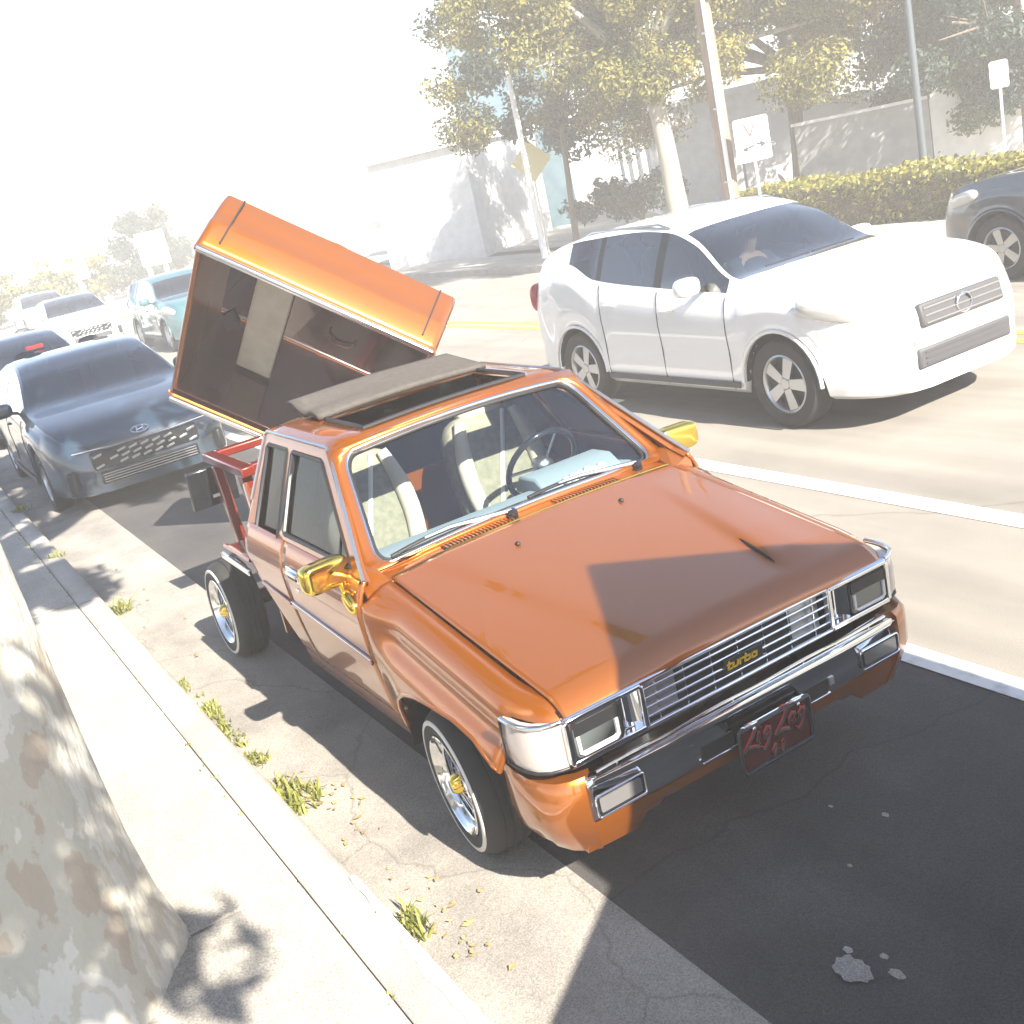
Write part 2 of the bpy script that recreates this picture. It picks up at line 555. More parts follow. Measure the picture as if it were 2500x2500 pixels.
# painted kerb stretch at the bottom of the picture
kb = MB()
kb.grid(lambda u, v: (-0.06 + 2.0 * u, -1.2395 - (0.030 + 0.030 * min(1, u * 3)) * (0.85 + 0.15 * math.sin(u * 61) * math.sin(u * 23)) * v, 0.128 if v > 0.35 else 0.119), 60, 4)
tag(kb.build('kerb_paint', M['roadpaint'], kerb), kind='structure')
sb = MB().box((0.745, -0.0, 0), (1.488, 1.0, 0.08))
s0 = sb.build('slab', M['paved'], pav, 30, bevel=0.006)
first = True
for i in range(24):
    for (yc, wy) in ((-1.92, 1.02), (-3.2, 1.5)):
        o = s0 if first else s0.copy()
        if not first:
            COL.objects.link(o); o.parent = pav
        first = False
        o.location = (-30.2 + 1.5 * i + random.uniform(-.004, .004), yc, 0.083 + random.uniform(-0.003, 0.003))
        o.scale = (1, wy, 1)

# far side kerb and pavement
b = MB().box((-45, 10.5, 0.04), (210, 0.2, 0.20))
tag(b.build('far_kerb', M['kerb'], angle=30), kind='structure')
sheet('far_pavement', -150, 60, 10.6, 12.2, 0.13, M['paved'])
sheet('forecourt', -60, 20, 13.5, 40, 0.02, M['paved'])
sheet('cross_pavement', -150, -48, -40, 10.4, 0.02, M['paved'])

# ------------------------------------------------------------------ the orange pickup
PK = thing('pickup_truck', 'shiny orange lowered pickup with gold mirrors, its bed lifted and tilted in the air', 'pickup truck')
PX = {}

def side_y(z):
    return sinterp([(0.28, 0.755), (0.40, 0.792), (0.55, 0.822), (0.66, 0.838), (0.70, 0.842), (0.86, 0.846), (0.95, 0.825), (1.0, 0.795)], z)

def hood_z(x, y):
    z = 0.797 + (0.70 - x) * 0.163 + 0.020 * (1 - (y / 0.69) ** 2)
    if x > 0.60:
        z -= 0.052 * ((x - 0.60) / 0.11) ** 2
    # long raised scoop on the driver's side, ending in a small opening
    yc = 0.47 - 0.13 * (x + 0.2) / 0.8
    if -0.33 < x < 0.62:
        t = (x + 0.33) / 0.95
        h = 0.022 * min(1, t * 1.5) * (1 if x < 0.50 else max(0, (0.60 - x) / 0.10))
        d = y - yc
        z += h * (1 / (1 + math.exp(-d / 0.010))) * (1 / (1 + math.exp((d - 0.20) / 0.05)))
    # soft centre-side creases of the bonnet
    d = (-y) - (0.50 - 0.16 * (x + 0.3) / 0.7)
    z -= 0.007 / (1 + math.exp(-d / 0.02))
    return z

b = MB()
b.grid(lambda u, v: (lambda x, y: (x, y, hood_z(x, y)))(-0.425 + 1.135 * u, -0.684 + 1.368 * v), 60, 90)
hood = b.build('hood', M['orange'], PK, 60, solid=0.02)
# slit of the scoop
b = MB()
pts = []
for i in range(9):
    x = 0.33 + 0.21 * i / 8
    yc = 0.47 - 0.13 * (x + 0.2) / 0.8 - 0.004
    pts.append((x, yc, hood_z(x, yc - 0.012) + 0.008))
b.tube(pts, [0.001, .004, .005, .006, .006, .006, .005, .004, .001], 6)
b.build('scoop_slit', M['black'], hood)
# washer nozzles
for (x, y) in ((-0.26, 0.29), (-0.25, -0.22)):
    b = MB().ellipsoid((x, y, hood_z(x, y) + 0.004), (0.014, 0.010, 0.010))
    b.build('washer_nozzle', M['black'], hood)
# gold strip standing in for the sunlit gap between hood and cowl
b = MB().tube([(-0.437, -0.68 + 1.36 * i / 20, hood_z(-0.425, -0.68 + 1.36 * i / 20) - 0.004) for i in range(21)], 0.0055, 6)
b.build('hood_seam_glint', M['gold'], hood)

def fender_low(x):
    return interp([(-0.43, .41), (-0.36, .42), (-0.315, .52), (-0.26, .585), (-0.19, .625), (-0.08, .65), (.05, .657), (.2, .652), (.34, .628), (.43, .59), (.495, .555), (.505, .754), (.70, .742)], x)

FD = [(0, .692), (.003, .735), (.018, .772), (.05, .793), (.085, .800), (.12, .797), (.15, .806), (.19, .836), (.23, .851), (.30, .853), (.6, .835)]
def fender_pt(x, j, n, sg):
    zt = 0.772 + (0.70 - x) * 0.172
    if x > 0.60: zt -= 0.05 * ((x - 0.60) / 0.10) ** 2
    zl = min(fender_low(x), zt - 0.006)
    dm = zt - zl
    head = [0, .003, .018, .05]
    if j < 4:
        d = head[j] * min(1, dm / 0.07)
    else:
        d0 = 0.05 * min(1, dm / 0.07)
        d = d0 + (dm - d0) * (j - 3) / (n - 3)
    y = sinterp(FD, d)
    f = max(0.0, min(1.0, (x + 0.43) / 0.22)); f = f * f * (3 - 2 * f)
    if d > 0.02:
        y0 = side_y(zt - d)
        y = y0 + (y - y0) * f
    if x > 0.42: y -= 0.06 * ((x - 0.42) / 0.27) ** 2
    return (x, sg * y, zt - d)

for sg in (-1, 1):
    xs = [-0.425 + 0.925 * i / 44 for i in range(45)] + [0.503, 0.53, 0.56, 0.60, 0.63, 0.66, 0.69]
    n = 24
    b = MB()
    vs = [fender_pt(x, j, n, sg) for x in xs for j in range(n + 1)]
    fs = []
    for i in range(len(xs) - 1):
        for j in range(n):
            fs.append((i * (n + 1) + j, (i + 1) * (n + 1) + j, (i + 1) * (n + 1) + j + 1, i * (n + 1) + j + 1))
    b.add(vs, fs)
    fn = b.build('fender', M['orange'], PK, 50, solid=0.012, offset=-1)
    # rolled lip of the wheel opening
    pts = []
    for i in range(40):
        x = -0.36 + 0.86 * i / 39
        p = Vector(fender_pt(x, n, n, sg))
        pts.append(p + Vector((0, -sg * 0.006, -0.002)))
    MB().tube(pts, 0.011, 8).build('arch_lip', M['orange'], fn)
    # dark inner wheel housing
    b = MB()
    b.grid(lambda u, v: (0.07 + 0.46 * math.cos(math.pi * (1 - u)), sg * (0.79 - 0.34 * v), 0.30 + 0.35 * math.sin(math.pi * (1 - u))), 16, 2)
    b.build('wheel_housing', M['black'], fn, 60)
    # door
    b = MB()
    b.grid(lambda u, v: (lambda z: (-0.432 - 0.875 * u + 0.0, sg * (side_y(z) + 0.001), z))(0.425 + 0.575 * v), 20, 26)
    dr = b.build('door', M['orange'], PK, 50, solid=0.014)
    # body moulding groove and strip
    for (xa, xb, par) in ((-0.44, -1.30, dr),):
        MB().bar((xa, sg * 0.847, 0.672), (xb, sg * 0.847, 0.712), 0.010, 0.020).build('side_moulding', M['candy'], par, bevel=0.004)
        MB().bar((xa, sg * 0.8495, 0.688), (xb, sg * 0.8495, 0.728), 0.008, 0.006).build('moulding_line', M['chrome'], par)
    # handle with recess
    hb = MB().box((-1.16, sg * 0.848, 0.885), (0.145, 0.012, 0.062))
    ho = hb.build('door_handle', M['chrome'], dr, bevel=0.006)
    MB().box((-1.165, sg * 0.8545, 0.878), (0.105, 0.006, 0.030)).build('handle_recess', M['black'], dr, bevel=0.004)
    MB().box((-1.155, sg * 0.860, 0.893), (0.12, 0.010, 0.018)).build('handle_lever', M['chrome'], dr, bevel=0.004)
    mt = Matrix.Translation((-1.15, sg * 0.846, 0.815)) @ Matrix.Rotation(R(90) * -sg * -1 if sg > 0 else R(90), 4, 'X')
    MB().lathe([(0.0, 0.006), (0.010, 0.006), (0.013, 0.0)], mt, 14).build('key_lock', M['chrome'], dr)
    # rear cab quarter with its slanted lower rear edge
    def qx(z):
        return -1.845 if z > 0.86 else -1.845 + (0.86 - z) * 0.85
    b = MB()
    b.grid(lambda u, v: (lambda z: (-1.312 + (qx(z) + 1.312) * u, sg * side_y(z), z))(0.425 + 0.575 * v), 14, 26)
    cq = b.build('cab_quarter', M['orange'], PK, 50, solid=0.014)
    MB().bar((-1.32, sg * 0.848, 0.714), (-1.70, sg * 0.848, 0.732), 0.010, 0.020).build('side_moulding', M['candy'], cq, bevel=0.004)
    # rocker sill
    b = MB()
    b.loft([[(x, sg * 0.765, 0.33), (x, sg * 0.785, 0.35), (x, sg * 0.797, 0.425), (x, sg * 0.70, 0.425), (x, sg * 0.70, 0.33)] for x in (-0.40, -1.48)])
    b.build('rocker_sill', M['orange'], PK, 40)
    # greenhouse side with two window openings
    def gy(z):
        return 0.795 - (z - 1.0) * 0.50 if z > 1.0 else 0.795 + (1.0 - z) * 0.22
    outer = [(-0.432, 1.001), (-0.50, 1.03), (-0.985, 1.375), (-1.02, 1.392), (-1.79, 1.392), (-1.815, 1.375), (-1.845, 1.001), (-1.845, 0.86), (-1.60, 0.80), (-1.37, 0.86), (-1.33, 1.001)]
    win = [(-0.565, 1.022), (-1.035, 1.335), (-1.06, 1.347), (-1.40, 1.347), (-1.41, 1.335), (-1.345, 1.035), (-1.33, 1.022)]
    qwin = [(-1.475, 1.335), (-1.485, 1.347), (-1.735, 1.347), (-1.75, 1.335), (-1.765, 0.93), (-1.745, 0.895), (-1.56, 0.84), (-1.50, 0.85), (-1.415, 1.02)]
    def to3(p, off=0.0):
        return Vector((p[0], sg * (gy(p[1]) + off), p[1]))
    polys = [[Vector((p[0], p[1], 0)) for p in q] for q in (outer, win, qwin)]
    tri = tessellate_polygon(polys)
    flatp = [p for q in (outer, win, qwin) for p in q]
    b = MB(); b.add([to3(p, 0.002) for p in flatp], [tuple(t) for t in tri])
    cs = b.build('cab_side', M['orange'], PK, 0, solid=0.03)
    for (nm, poly) in (('door_window', win), ('quarter_window', qwin)):
        b = MB(); b.add([to3(p, -0.012) for p in poly], [tuple(range(len(poly)))])
        wg = b.build(nm, M['tint'], PK, 0)
        MB().tube([to3(p, -0.001) for p in poly], 0.011, 6, closed=True).build('window_seal', M['black'], wg)
    MB().box((-1.398, sg * 0.70, 1.18), (0.03, 0.02, 0.34), Matrix.Rotation(sg * R(26), 3, 'X')).build('window_channel', M['black'], cs)
    # quarter-light divider at the front of the door glass
    MB().tube([to3((-0.70, 1.022), -0.004), to3((-0.725, 1.125), -0.004)], 0.007, 6).build('vent_bar', M['black'], cs)
    # rain gutter
    g = [(-0.43, 1.0), (-0.50, 1.048), (-0.75, 1.225), (-0.97, 1.380), (-1.02, 1.402), (-1.78, 1.402), (-1.812, 1.385), (-1.84, 1.10)]
    MB().tube([to3(p, 0.004) for p in g], 0.008, 6).build('rain_gutter', M['brushed'], cs)
    # mirror
    mc = Vector((-0.612, sg * 0.880, 1.020))
    b = MB()
    b.ellipsoid(mc, (0.042, 0.102, 0.060), Matrix.Rotation(sg * R(-6), 3, 'Z'), 28, 18, 0.45)
    mi = b.build('side_mirror', M['gold'], PK, 40)
    MB().box(mc + Vector((-0.043, 0, 0)), (0.006, 0.17, 0.09)).build('mirror_glass', M['chrome'], mi, bevel=0.002)
    b = MB()
    b.tube([mc + Vector((0.0, -sg * 0.055, -0.045)), mc + Vector((0.05, -sg * 0.045, -0.075)), (-0.515, sg * 0.858, 0.925)], [0.018, 0.014, 0.014], 10)
    b.build('mirror_arm', M['gold'], mi, 50)
    b = MB().ellipsoid((-0.50, sg * 0.848, 0.915), (0.055, 0.022, 0.032), Matrix.Rotation(R(35), 3, 'Y'), 20, 12, 0.8)
    b.build('mirror_foot', M['gold'], mi, 50)

# roof with an open sunroof
xs = [-0.955, -0.97, -0.985, -1.005, -1.035, -1.1, -1.2, -1.3, -1.4, -1.52, -1.6, -1.7, -1.76, -1.79, -1.81, -1.825]
ys = [-0.605, -0.60, -0.59, -0.57, -0.54, -0.48, -0.41, -0.3, -0.15, 0, 0.15, 0.3, 0.41, 0.48, 0.54, 0.57, 0.59, 0.60, 0.605]
def roof_z(x, y):
    z = 1.437 - 0.022 * (y / 0.6) ** 2
    z -= 0.045 * max(0, (abs(y) - 0.53) / 0.075) ** 2
    if x > -1.06: z -= 0.050 * ((x + 1.06) / 0.105) ** 2
    if x < -1.74: z -= 0.050 * ((-1.74 - x) / 0.085) ** 2
    return z
vs = [(x, y, roof_z(x, y)) for x in xs for y in ys]
fs = []
for i in range(len(xs) - 1):
    for j in range(len(ys) - 1):
        if -1.52 <= xs[i + 1] and xs[i] <= -1.035 and abs(ys[j]) <= 0.411 and abs(ys[j + 1]) <= 0.411:
            continue
        n = len(ys)
        fs.append((i * n + j, (i + 1) * n + j, (i + 1) * n + j + 1, i * n + j + 1))
roof = MB().add(vs, fs).build('roof', M['orange'], PK, 60, solid=0.018)
loop = [(-1.035, -0.41), (-1.035, 0.41), (-1.52, 0.41), (-1.52, -0.41)]
pts = []
for k in range(4):
    a, c = loop[k], loop[(k + 1) % 4]
    for t in range(6):
        x, y = a[0] + (c[0] - a[0]) * t / 6, a[1] + (c[1] - a[1]) * t / 6
        pts.append((x, y, roof_z(x, y) + 0.004))
MB().tube(pts, 0.011, 6, closed=True).build('sunroof_seal', M['black'], roof)
# folded grey sunroof cover lying behind the opening
def cover(u, v):
    y = -0.44 + 0.90 * v
    x = -1.47 - 0.40 * u
    z = 1.448 + 0.040 * u + 0.014 * math.sin(v * 3.14) + (0.016 * math.sin(u * 9) * (1 - v) ** 3)
    return (x, y, z)
MB().grid(cover, 12, 20).build('sunroof_cover', M['canvas'], PK, 60, solid=0.022)

# windshield
def ws(u, v, off=0.0):
    hw = 0.694 - 0.124 * v
    bul = 0.050 * (1 - u * u)
    p = Vector((-0.547 - 0.408 * v, u * hw, 0.983 + 0.379 * v))
    nr = Vector((0.68, 0, 0.733))
    return p + nr * (bul + off)
def rrect(u0, u1, v0, v1, ru, rv, k=5):
    out = []
    for (cx, cy, a0) in ((u1 - ru, v1 - rv, 0), (u0 + ru, v1 - rv, 90), (u0 + ru, v0 + rv, 180), (u1 - ru, v0 + rv, 270)):
        for i in range(k + 1):
            a = R(a0 + 90 * i / k)
            out.append((cx + ru * math.cos(a), cy + rv * math.sin(a)))
    return out
def dens(poly, step=0.08):
    out = []
    for a, c in zip(poly, poly[1:] + poly[:1]):
        L = math.hypot(c[0] - a[0], c[1] - a[1]); k = max(1, int(L / step))
        for t in range(k): out.append((a[0] + (c[0] - a[0]) * t / k, a[1] + (c[1] - a[1]) * t / k))
    return out
inn = dens(rrect(-0.995, 0.995, 0.0, 0.995, 0.09, 0.16))
out = dens([(1.10, 1.07), (-1.10, 1.07), (-1.09, -0.04), (1.09, -0.04)])
tri = tessellate_polygon([[Vector((p[0], p[1], 0)) for p in q] for q in (out, inn)])
wf = MB().add([ws(p[0], p[1], 0.004) for p in out + inn], [tuple(t) for t in tri]).build('windshield_frame', M['orange'], PK, 50, solid=0.02)
wg = MB().grid(lambda u, v: ws(-1.02 + 2.04 * u, -0.02 + 1.04 * v, -0.008), 20, 12).build('windshield', M['glass'], PK, 60)
MB().tube([ws(p[0], p[1], 0.006) for p in inn], 0.011, 8, closed=True).build('windshield_trim', M['chrome'], wf, 60)
MB().tube([ws(p[0] * 0.978, 0.5 + (p[1] - 0.5) * 0.95, -0.004) for p in inn], 0.010, 6, closed=True).build('windshield_seal', M['black'], wf, 60)

# cowl with two louvre groups
def cowl(u, v):
    y = -0.76 + 1.52 * v
    x0 = -0.425; x1 = -0.57 + 0.05 * (1 - (y / 0.76) ** 2)
    x = x0 + (x1 - x0) * u
    z = hood_z(-0.425, max(-0.68, min(0.68, y))) - 0.012 + 0.012 * u
    if abs(y) > 0.68: z -= 0.02 * (abs(y) - 0.68) / 0.08
    return (x, y, z)
cw = MB().grid(cowl, 4, 40).build('cowl', M['orange'], PK, 60, solid=0.02)
for (y0, y1) in ((-0.43, -0.10), (0.10, 0.43)):
    b = MB()
    nn = 19
    for i in range(nn):
        y = y0 + (y1 - y0) * (i + 0.5) / nn
        zz = cowl(0.35, (y + 0.76) / 1.52)[2]
        b.box((-0.472, y, zz + 0.005), (0.048, 0.0085, 0.014))
    b.build('cowl_vent', M['orange'], cw, 30)
    zz = cowl(0.35, (y0 + 0.92) / 1.52)[2]
    MB().box((-0.472, (y0 + y1) / 2, zz + 0.0015), (0.052, y1 - y0, 0.004)).build('vent_backing', M['black'], cw)
for sg in (-1, 1):
    MB().prism([(-0.415, sg * 0.690, 0.958), (-0.420, sg * 0.800, 0.925), (-0.445, sg * 0.806, 0.985), (-0.56, sg * 0.765, 1.035), (-0.56, sg * 0.700, 1.000)], (0, 0, -0.03)).build('cowl_corner', M['orange'], cw, 0)
# wipers
for (bx, by, tip_u, ta) in ((-0.492, -0.09, -0.90, 0.10), (-0.515, 0.57, 0.02, 0.10)):
    wp = MB()
    z0 = cowl(0.8, (by + 0.76) / 1.52)[2]
    wp.lathe([(0.026, 0.0), (0.026, 0.026), (0.018, 0.034), (0.0, 0.036)], Matrix.Translation((bx, by, z0)), 16)
    w0 = wp.build('wiper', M['blackgloss'], PK, 40)
    mid = ws(tip_u * 0.5 + (by / 0.69) * 0.5, 0.05, 0.022)
    tip = ws(tip_u + 0.12, 0.055, 0.02)
    MB().tube([(bx, by, z0 + 0.03), mid, ws((tip_u * 0.72 + by / 0.69 * 0.28), 0.05, 0.024)], [0.010, 0.008, 0.006], 6).build('wiper_arm', M['brushed'], w0)
    MB().tube([ws(tip_u + 0.55 * i / 8, 0.035 + 0.02 * math.sin(i / 8 * 3.14), 0.012) for i in range(9)], 0.008, 6).build('wiper_blade', M['black'], w0)

# cab interior
MB().box((-1.1, 0, 0.43), (1.45, 1.46, 0.04)).build('cab_floor', M['black'], PK)
b = MB()
b.loft([[(-0.585, y, 0.955), (-0.66, y, 0.985), (-0.80, y, 0.975), (-0.86, y, 0.93), (-0.86, y, 0.62), (-0.60, y, 0.60)] for y in (-0.72, -0.3, 0.18, 0.72)])
dash = b.build('dashboard', M['dashblue'], PK, 30, bevel=0.015)
b = MB()
b.loft([[(-0.66, y, 0.985), (-0.74, y, 1.035), (-0.88, y, 1.03), (-0.92, y, 0.95), (-0.70, y, 0.94)] for y in (0.18, 0.22, 0.56, 0.60)])
b.build('instrument_hood', M['dashblue'], dash, 40, bevel=0.012)
sw = MB()
rot = Matrix.Rotation(R(-62), 4, 'Y')
ctr = Matrix.Translation((-0.99, 0.38, 1.01)) @ rot
sw.tube([ctr @ Vector((0.185 * math.cos(a), 0.185 * math.sin(a), 0)) for a in [6.2832 * i / 36 for i in range(36)]], 0.015, 8, closed=True)
st = sw.build('steering_wheel', M['blackgloss'], PK, 60)
sk = MB()
for a in (20, 160, 270):
    sk.bar(ctr @ Vector((0.04 * math.cos(R(a)), 0.04 * math.sin(R(a)), -0.01)), ctr @ Vector((0.18 * math.cos(R(a)), 0.18 * math.sin(R(a)), 0)), 0.03, 0.008)
sk.ellipsoid(ctr @ Vector((0, 0, 0)), (0.055, 0.055, 0.04))
sk.build('wheel_spokes', M['brushed'], st, 40)
MB().tube([(-0.99, 0.38, 1.0), (-0.80, 0.38, 0.90)], 0.025, 8).build('steering_column', M['black'], st)
for sy in (-0.36, 0.37):
    b = MB()
    b.ellipsoid((-1.18, sy, 0.62), (0.27, 0.25, 0.09), None, 24, 12, 0.5)
    seat = b.build('seat', M['seatgrey'], PK, 50)
    tl = Matrix.Rotation(R(-14), 3, 'Y')
    b = MB().ellipsoid((-1.43, sy, 0.92), (0.085, 0.245, 0.32), tl, 24, 16, 0.5)
    sbk = b.build('seat_back', M['seatgrey'], seat, 50)
    b = MB().ellipsoid((-1.50, sy, 1.27), (0.05, 0.13, 0.075), tl, 20, 12, 0.6)
    b.build('headrest', M['cream'], seat, 50)
    for k in (-1, 1):
        pts = [(-1.270 - 0.145 * t, sy + k * (0.15 + 0.05 * math.sin(t * 3.1)), 0.66 + 0.56 * t) for t in [i / 8 for i in range(9)]]
        MB().tube(pts, [0.03, .04, .045, .045, .045, .045, .042, .036, .028], 8).build('seat_bolster', M['cream'], seat, 60)
    MB().tube([(-1.29 - 0.135 * t, sy - 0.10 + 0.20 * t, 0.72 + 0.5 * t) for t in [i / 5 for i in range(6)]], 0.012, 6).build('seat_piping', M['white'], seat)
# framed speaker panel on the passenger side, and trim under the screen
b = MB()
for (a, c) in (((-0.88, -0.70, 0.80), (-0.88, -0.46, 0.80)), ((-0.88, -0.46, 0.80), (-0.88, -0.46, 0.94)), ((-0.88, -0.46, 0.94), (-0.88, -0.70, 0.94)), ((-0.88, -0.70, 0.94), (-0.88, -0.70, 0.80))):
    b.bar(a, c, 0.012, 0.012)
b.build('panel_frame', M['white'], PK)
# rear cab wall with window
b = MB()
for (c, s) in (((-1.83, 0, 0.68), (0.02, 1.55, 0.56)), ((-1.822, 0, 1.375), (0.02, 1.16, 0.05))):
    b.box(c, s)
for sg in (-1, 1):
    b.prism([(-1.815, sg * 0.565, 0.96), (-1.815, sg * 0.785, 0.96), (-1.815, sg * 0.605, 1.36), (-1.815, sg * 0.565, 1.36)], (-0.02, 0, 0))
b.build('cab_rear_wall', M['orange'], PK)
MB().box((-1.828, 0, 1.155), (0.008, 1.15, 0.385)).build('rear_window', M['tint'], PK)

# grille and lamps
MB().box((0.655, 0, 0.665), (0.03, 1.38, 0.20)).build('grille_backing', M['black'], PK)
gr = MB()
for z, r in ((0.752, 0.0085), (0.595, 0.0085)):
    gr.tube([(0.700, -0.70 + 1.40 * i / 24, z) for i in range(25)], r, 8)
grl = gr.build('grille', M['chrome'], PK, 60)
for z in (0.722, 0.690, 0.658, 0.626):
    MB().tube([(0.696, -0.405 + 0.081 * i, z) for i in range(11)], 0.0056, 8).build('grille_bar', M['chrome'], grl, 60)
for i in range(7):
    y = -0.345 + 0.69 * i / 6
    MB().box((0.690, y, 0.674), (0.010, 0.0036, 0.148)).build('grille_divider', M['chrome'], grl)
for i in range(2):
    MB().box((0.672, (-1 if i else 1) * 0.32, 0.672), (0.006, 0.13, 0.13)).build('grille_mesh', M['brushed'], grl)
# lower thin rail under the grille
lr = MB()
lr.tube([(0.728, -0.64 + 1.28 * i / 20, 0.560 + 0.002 * math.sin(i)) for i in range(21)], 0.0055, 6)
for i in range(8):
    lr.bar((0.728, -0.56 + 0.16 * i, 0.560), (0.722, -0.56 + 0.16 * i, 0.545), 0.006, 0.006)
lr.build('lower_rail', M['chrome'], grl)
# badge with letters built from strokes
bd = MB().box((0.708, 0.008, 0.668), (0.012, 0.165, 0.040)).build('badge', M['black'], grl, bevel=0.004)
GL = {'t': [[(0.1, 1.3), (0.1, 0.0), (0.55, 0.0)], [(-0.1, 0.85), (0.5, 0.85)]],
      'u': [[(0, 0.85), (0, 0), (0.65, 0), (0.65, 0.85)]],
      'r': [[(0, 0), (0, 0.85), (0.5, 0.85)]],
      'b': [[(0, 1.3), (0, 0), (0.65, 0), (0.65, 0.78), (0, 0.78)]],
      'o': [[(0, 0), (0.65, 0), (0.65, 0.8), (0, 0.8), (0, 0)]]}
x0 = -0.070
sc = 0.0185
for ch, adv in (('t', 0.75), ('u', 0.98), ('r', 0.75), ('b', 0.98), ('o', 0.9)):
    lb = MB()
    for st_ in GL[ch]:
        for a, c in zip(st_, st_[1:]):
            pa = (0.7155, x0 + (a[0] + 0.18 * a[1]) * sc * 1.65, 0.656 + a[1] * sc)
            pc = (0.7155, x0 + (c[0] + 0.18 * c[1]) * sc * 1.65, 0.656 + c[1] * sc)
            d = (Vector(pc) - Vector(pa)).normalized() * 0.0022
            lb.bar(Vector(pa) - d, Vector(pc) + d, 0.0052, 0.0052, (1, 0, 0))
    lb.build('badge_letter', M['yellow'], bd, 0)
    x0 += adv * sc * 1.65
for z in (0.6905, 0.6455):
    MB().box((0.713, 0.008, z), (0.006, 0.168, 0.0035)).build('badge_edge', M['chrome'], bd)

for sg in (-1, 1):
    # bezel frame
    b = MB()
    y0, y1, z0, z1 = 0.412, 0.695, 0.603, 0.748
    for (a, c, w) in (((0.70, sg * y0, z0), (0.70, sg * y1, z0), .02), ((0.70, sg * y1, z0), (0.70, sg * y1, z1), .02), ((0.70, sg * y1, z1), (0.70, sg * y0, z1), .016), ((0.70, sg * y0, z1), (0.70, sg * y0, z0), .02)):
        b.bar(a, c, w, 0.03, (1, 0, 0))
    hl = b.build('headlight', M['chrome'], PK, 40, bevel=0.004)
    # inner chrome cheek, dished
    b = MB()
    b.grid(lambda u, v: (0.705 - 0.030 * math.sin(u * 3.14) * 0.8, sg * (0.418 + 0.085 * u), 0.612 + 0.130 * v), 10, 2)
    b.build('lamp_cheek', M['chrome'], hl, 60)
    # lamp bowl, glow strip, lens
    bz = rrect(0.505, 0.683, 0.617, 0.737, 0.022, 0.022)
    b = MB()
    def ringp(poly, x, s=1.0):
        cy, cz = 0.594, 0.677
        return [(x, sg * (cy + (p[0] - cy) * s), cz + (p[1] - cz) * s) for p in poly]
    b.loft([ringp(bz, 0.712, 1.04), ringp(bz, 0.714, 1.0), ringp(bz, 0.700, 0.95), ringp(bz, 0.672, 0.80), ringp(bz, 0.655, 0.35)], True, True)
    b.build('lamp_bowl', M['silver'], hl, 40)
    b = MB()
    b.loft([ringp(bz, 0.709, 1.06), ringp(bz, 0.716, 1.05), ringp(bz, 0.716, 0.985), ringp(bz, 0.709, 0.975)], True, False)
    b.build('lamp_rim', M['black'], hl, 40)
    b = MB()
    pts = [(0.7155, sg * y, z) for (y, z) in ((0.522, 0.69), (0.522, 0.635), (0.535, 0.627), (0.655, 0.627), (0.668, 0.635), (0.668, 0.69))]
    b.tube(pts, 0.0065, 8)
    b.build('lamp_strip', M['white'], hl, 60)
    b = MB()
    for k in range(5):
        b.ellipsoid((0.683, sg * (0.545 + 0.025 * k), 0.668 + 0.012 * (k % 2)), (0.012, 0.012, 0.016), None, 8, 6)
    b.build('lamp_reflector', M['chrome'], hl, 60)
    MB().add(ringp(bz, 0.713, 0.985), [tuple(range(len(bz)))]).build('lamp_lens', M['glass'], hl, 0)
    MB().box((0.7155, sg * 0.594, 0.713), (0.004, 0.166, 0.040)).build('lamp_shadow', M['black'], hl)  # black strip standing in for the shade across the upper lens
    # corner lamp wraps round the side
    curve = [(0.515, 0.812), (0.56, 0.812), (0.605, 0.806), (0.645, 0.790), (0.675, 0.762), (0.690, 0.728), (0.695, 0.706)]
    b = MB()
    b.loft([[(x, sg * y, 0.600 - 0.0 * x), (x + 0.002, sg * (y + 0.006), 0.625), (x + 0.002, sg * (y + 0.007), 0.69), (x, sg * y, 0.745), (x - 0.03, sg * (y - 0.03), 0.745), (x - 0.03, sg * (y - 0.03), 0.60)] for (x, y) in curve])
    cl = b.build('corner_lamp', M['turnlens'], PK, 50)
    MB().tube([(x, sg * (y + 0.001), 0.752) for (x, y) in curve], 0.0085, 8).build('lamp_trim', M['chrome'], cl, 60)
    MB().tube([(x, sg * (y + 0.001), 0.594) for (x, y) in curve], 0.006, 8).build('lamp_trim', M['black'], cl, 60)
    MB().tube([(curve[0][0] - .004, sg * (curve[0][1] + .003), z) for z in (0.594, 0.67, 0.752)], 0.006, 8).build('lamp_trim', M['black'], cl, 60)

# front bumper: chrome centre with painted ends and a painted skirt below
sec = [(0.655, 0.545), (0.735, 0.552), (0.752, 0.546), (0.757, 0.532), (0.754, 0.520), (0.748, 0.512), (0.748, 0.46), (0.744, 0.41), (0.735, 0.395), (0.70, 0.392)]
b = MB()
ny = 40
rings = []
for i in range(ny + 1):
    y = -0.685 + 1.37 * i / ny
    dx = -0.020 * (abs(y) / 0.685) ** 4
    rings.append([(x + dx, y, z) for (x, z) in sec])
b.loft(rings, False, False)
bump = b.build('bumper', M['chrome'], PK, 45, solid=0.012)
for (y0, y1) in ((-0.255, -0.118), (0.200, 0.315)):
    yc = (y0 + y1) / 2
    MB().prism([(0.7455, y, z) for (y, z) in rrect(y0, y1, 0.413, 0.466, 0.010, 0.010)], (0.005, 0, 0)).build('bumper_slot', M['black'], bump, 30)
    MB().bar((0.7515, y0 - 0.004, 0.409), (0.7515, y1 + 0.004, 0.409), 0.008, 0.008).build('slot_edge', M['chrome'], bump, bevel=0.002)
MB().box((0.7495, 0.333, 0.447), (0.004, 0.022, 0.030)).build('bracket', M['brushed'], bump)
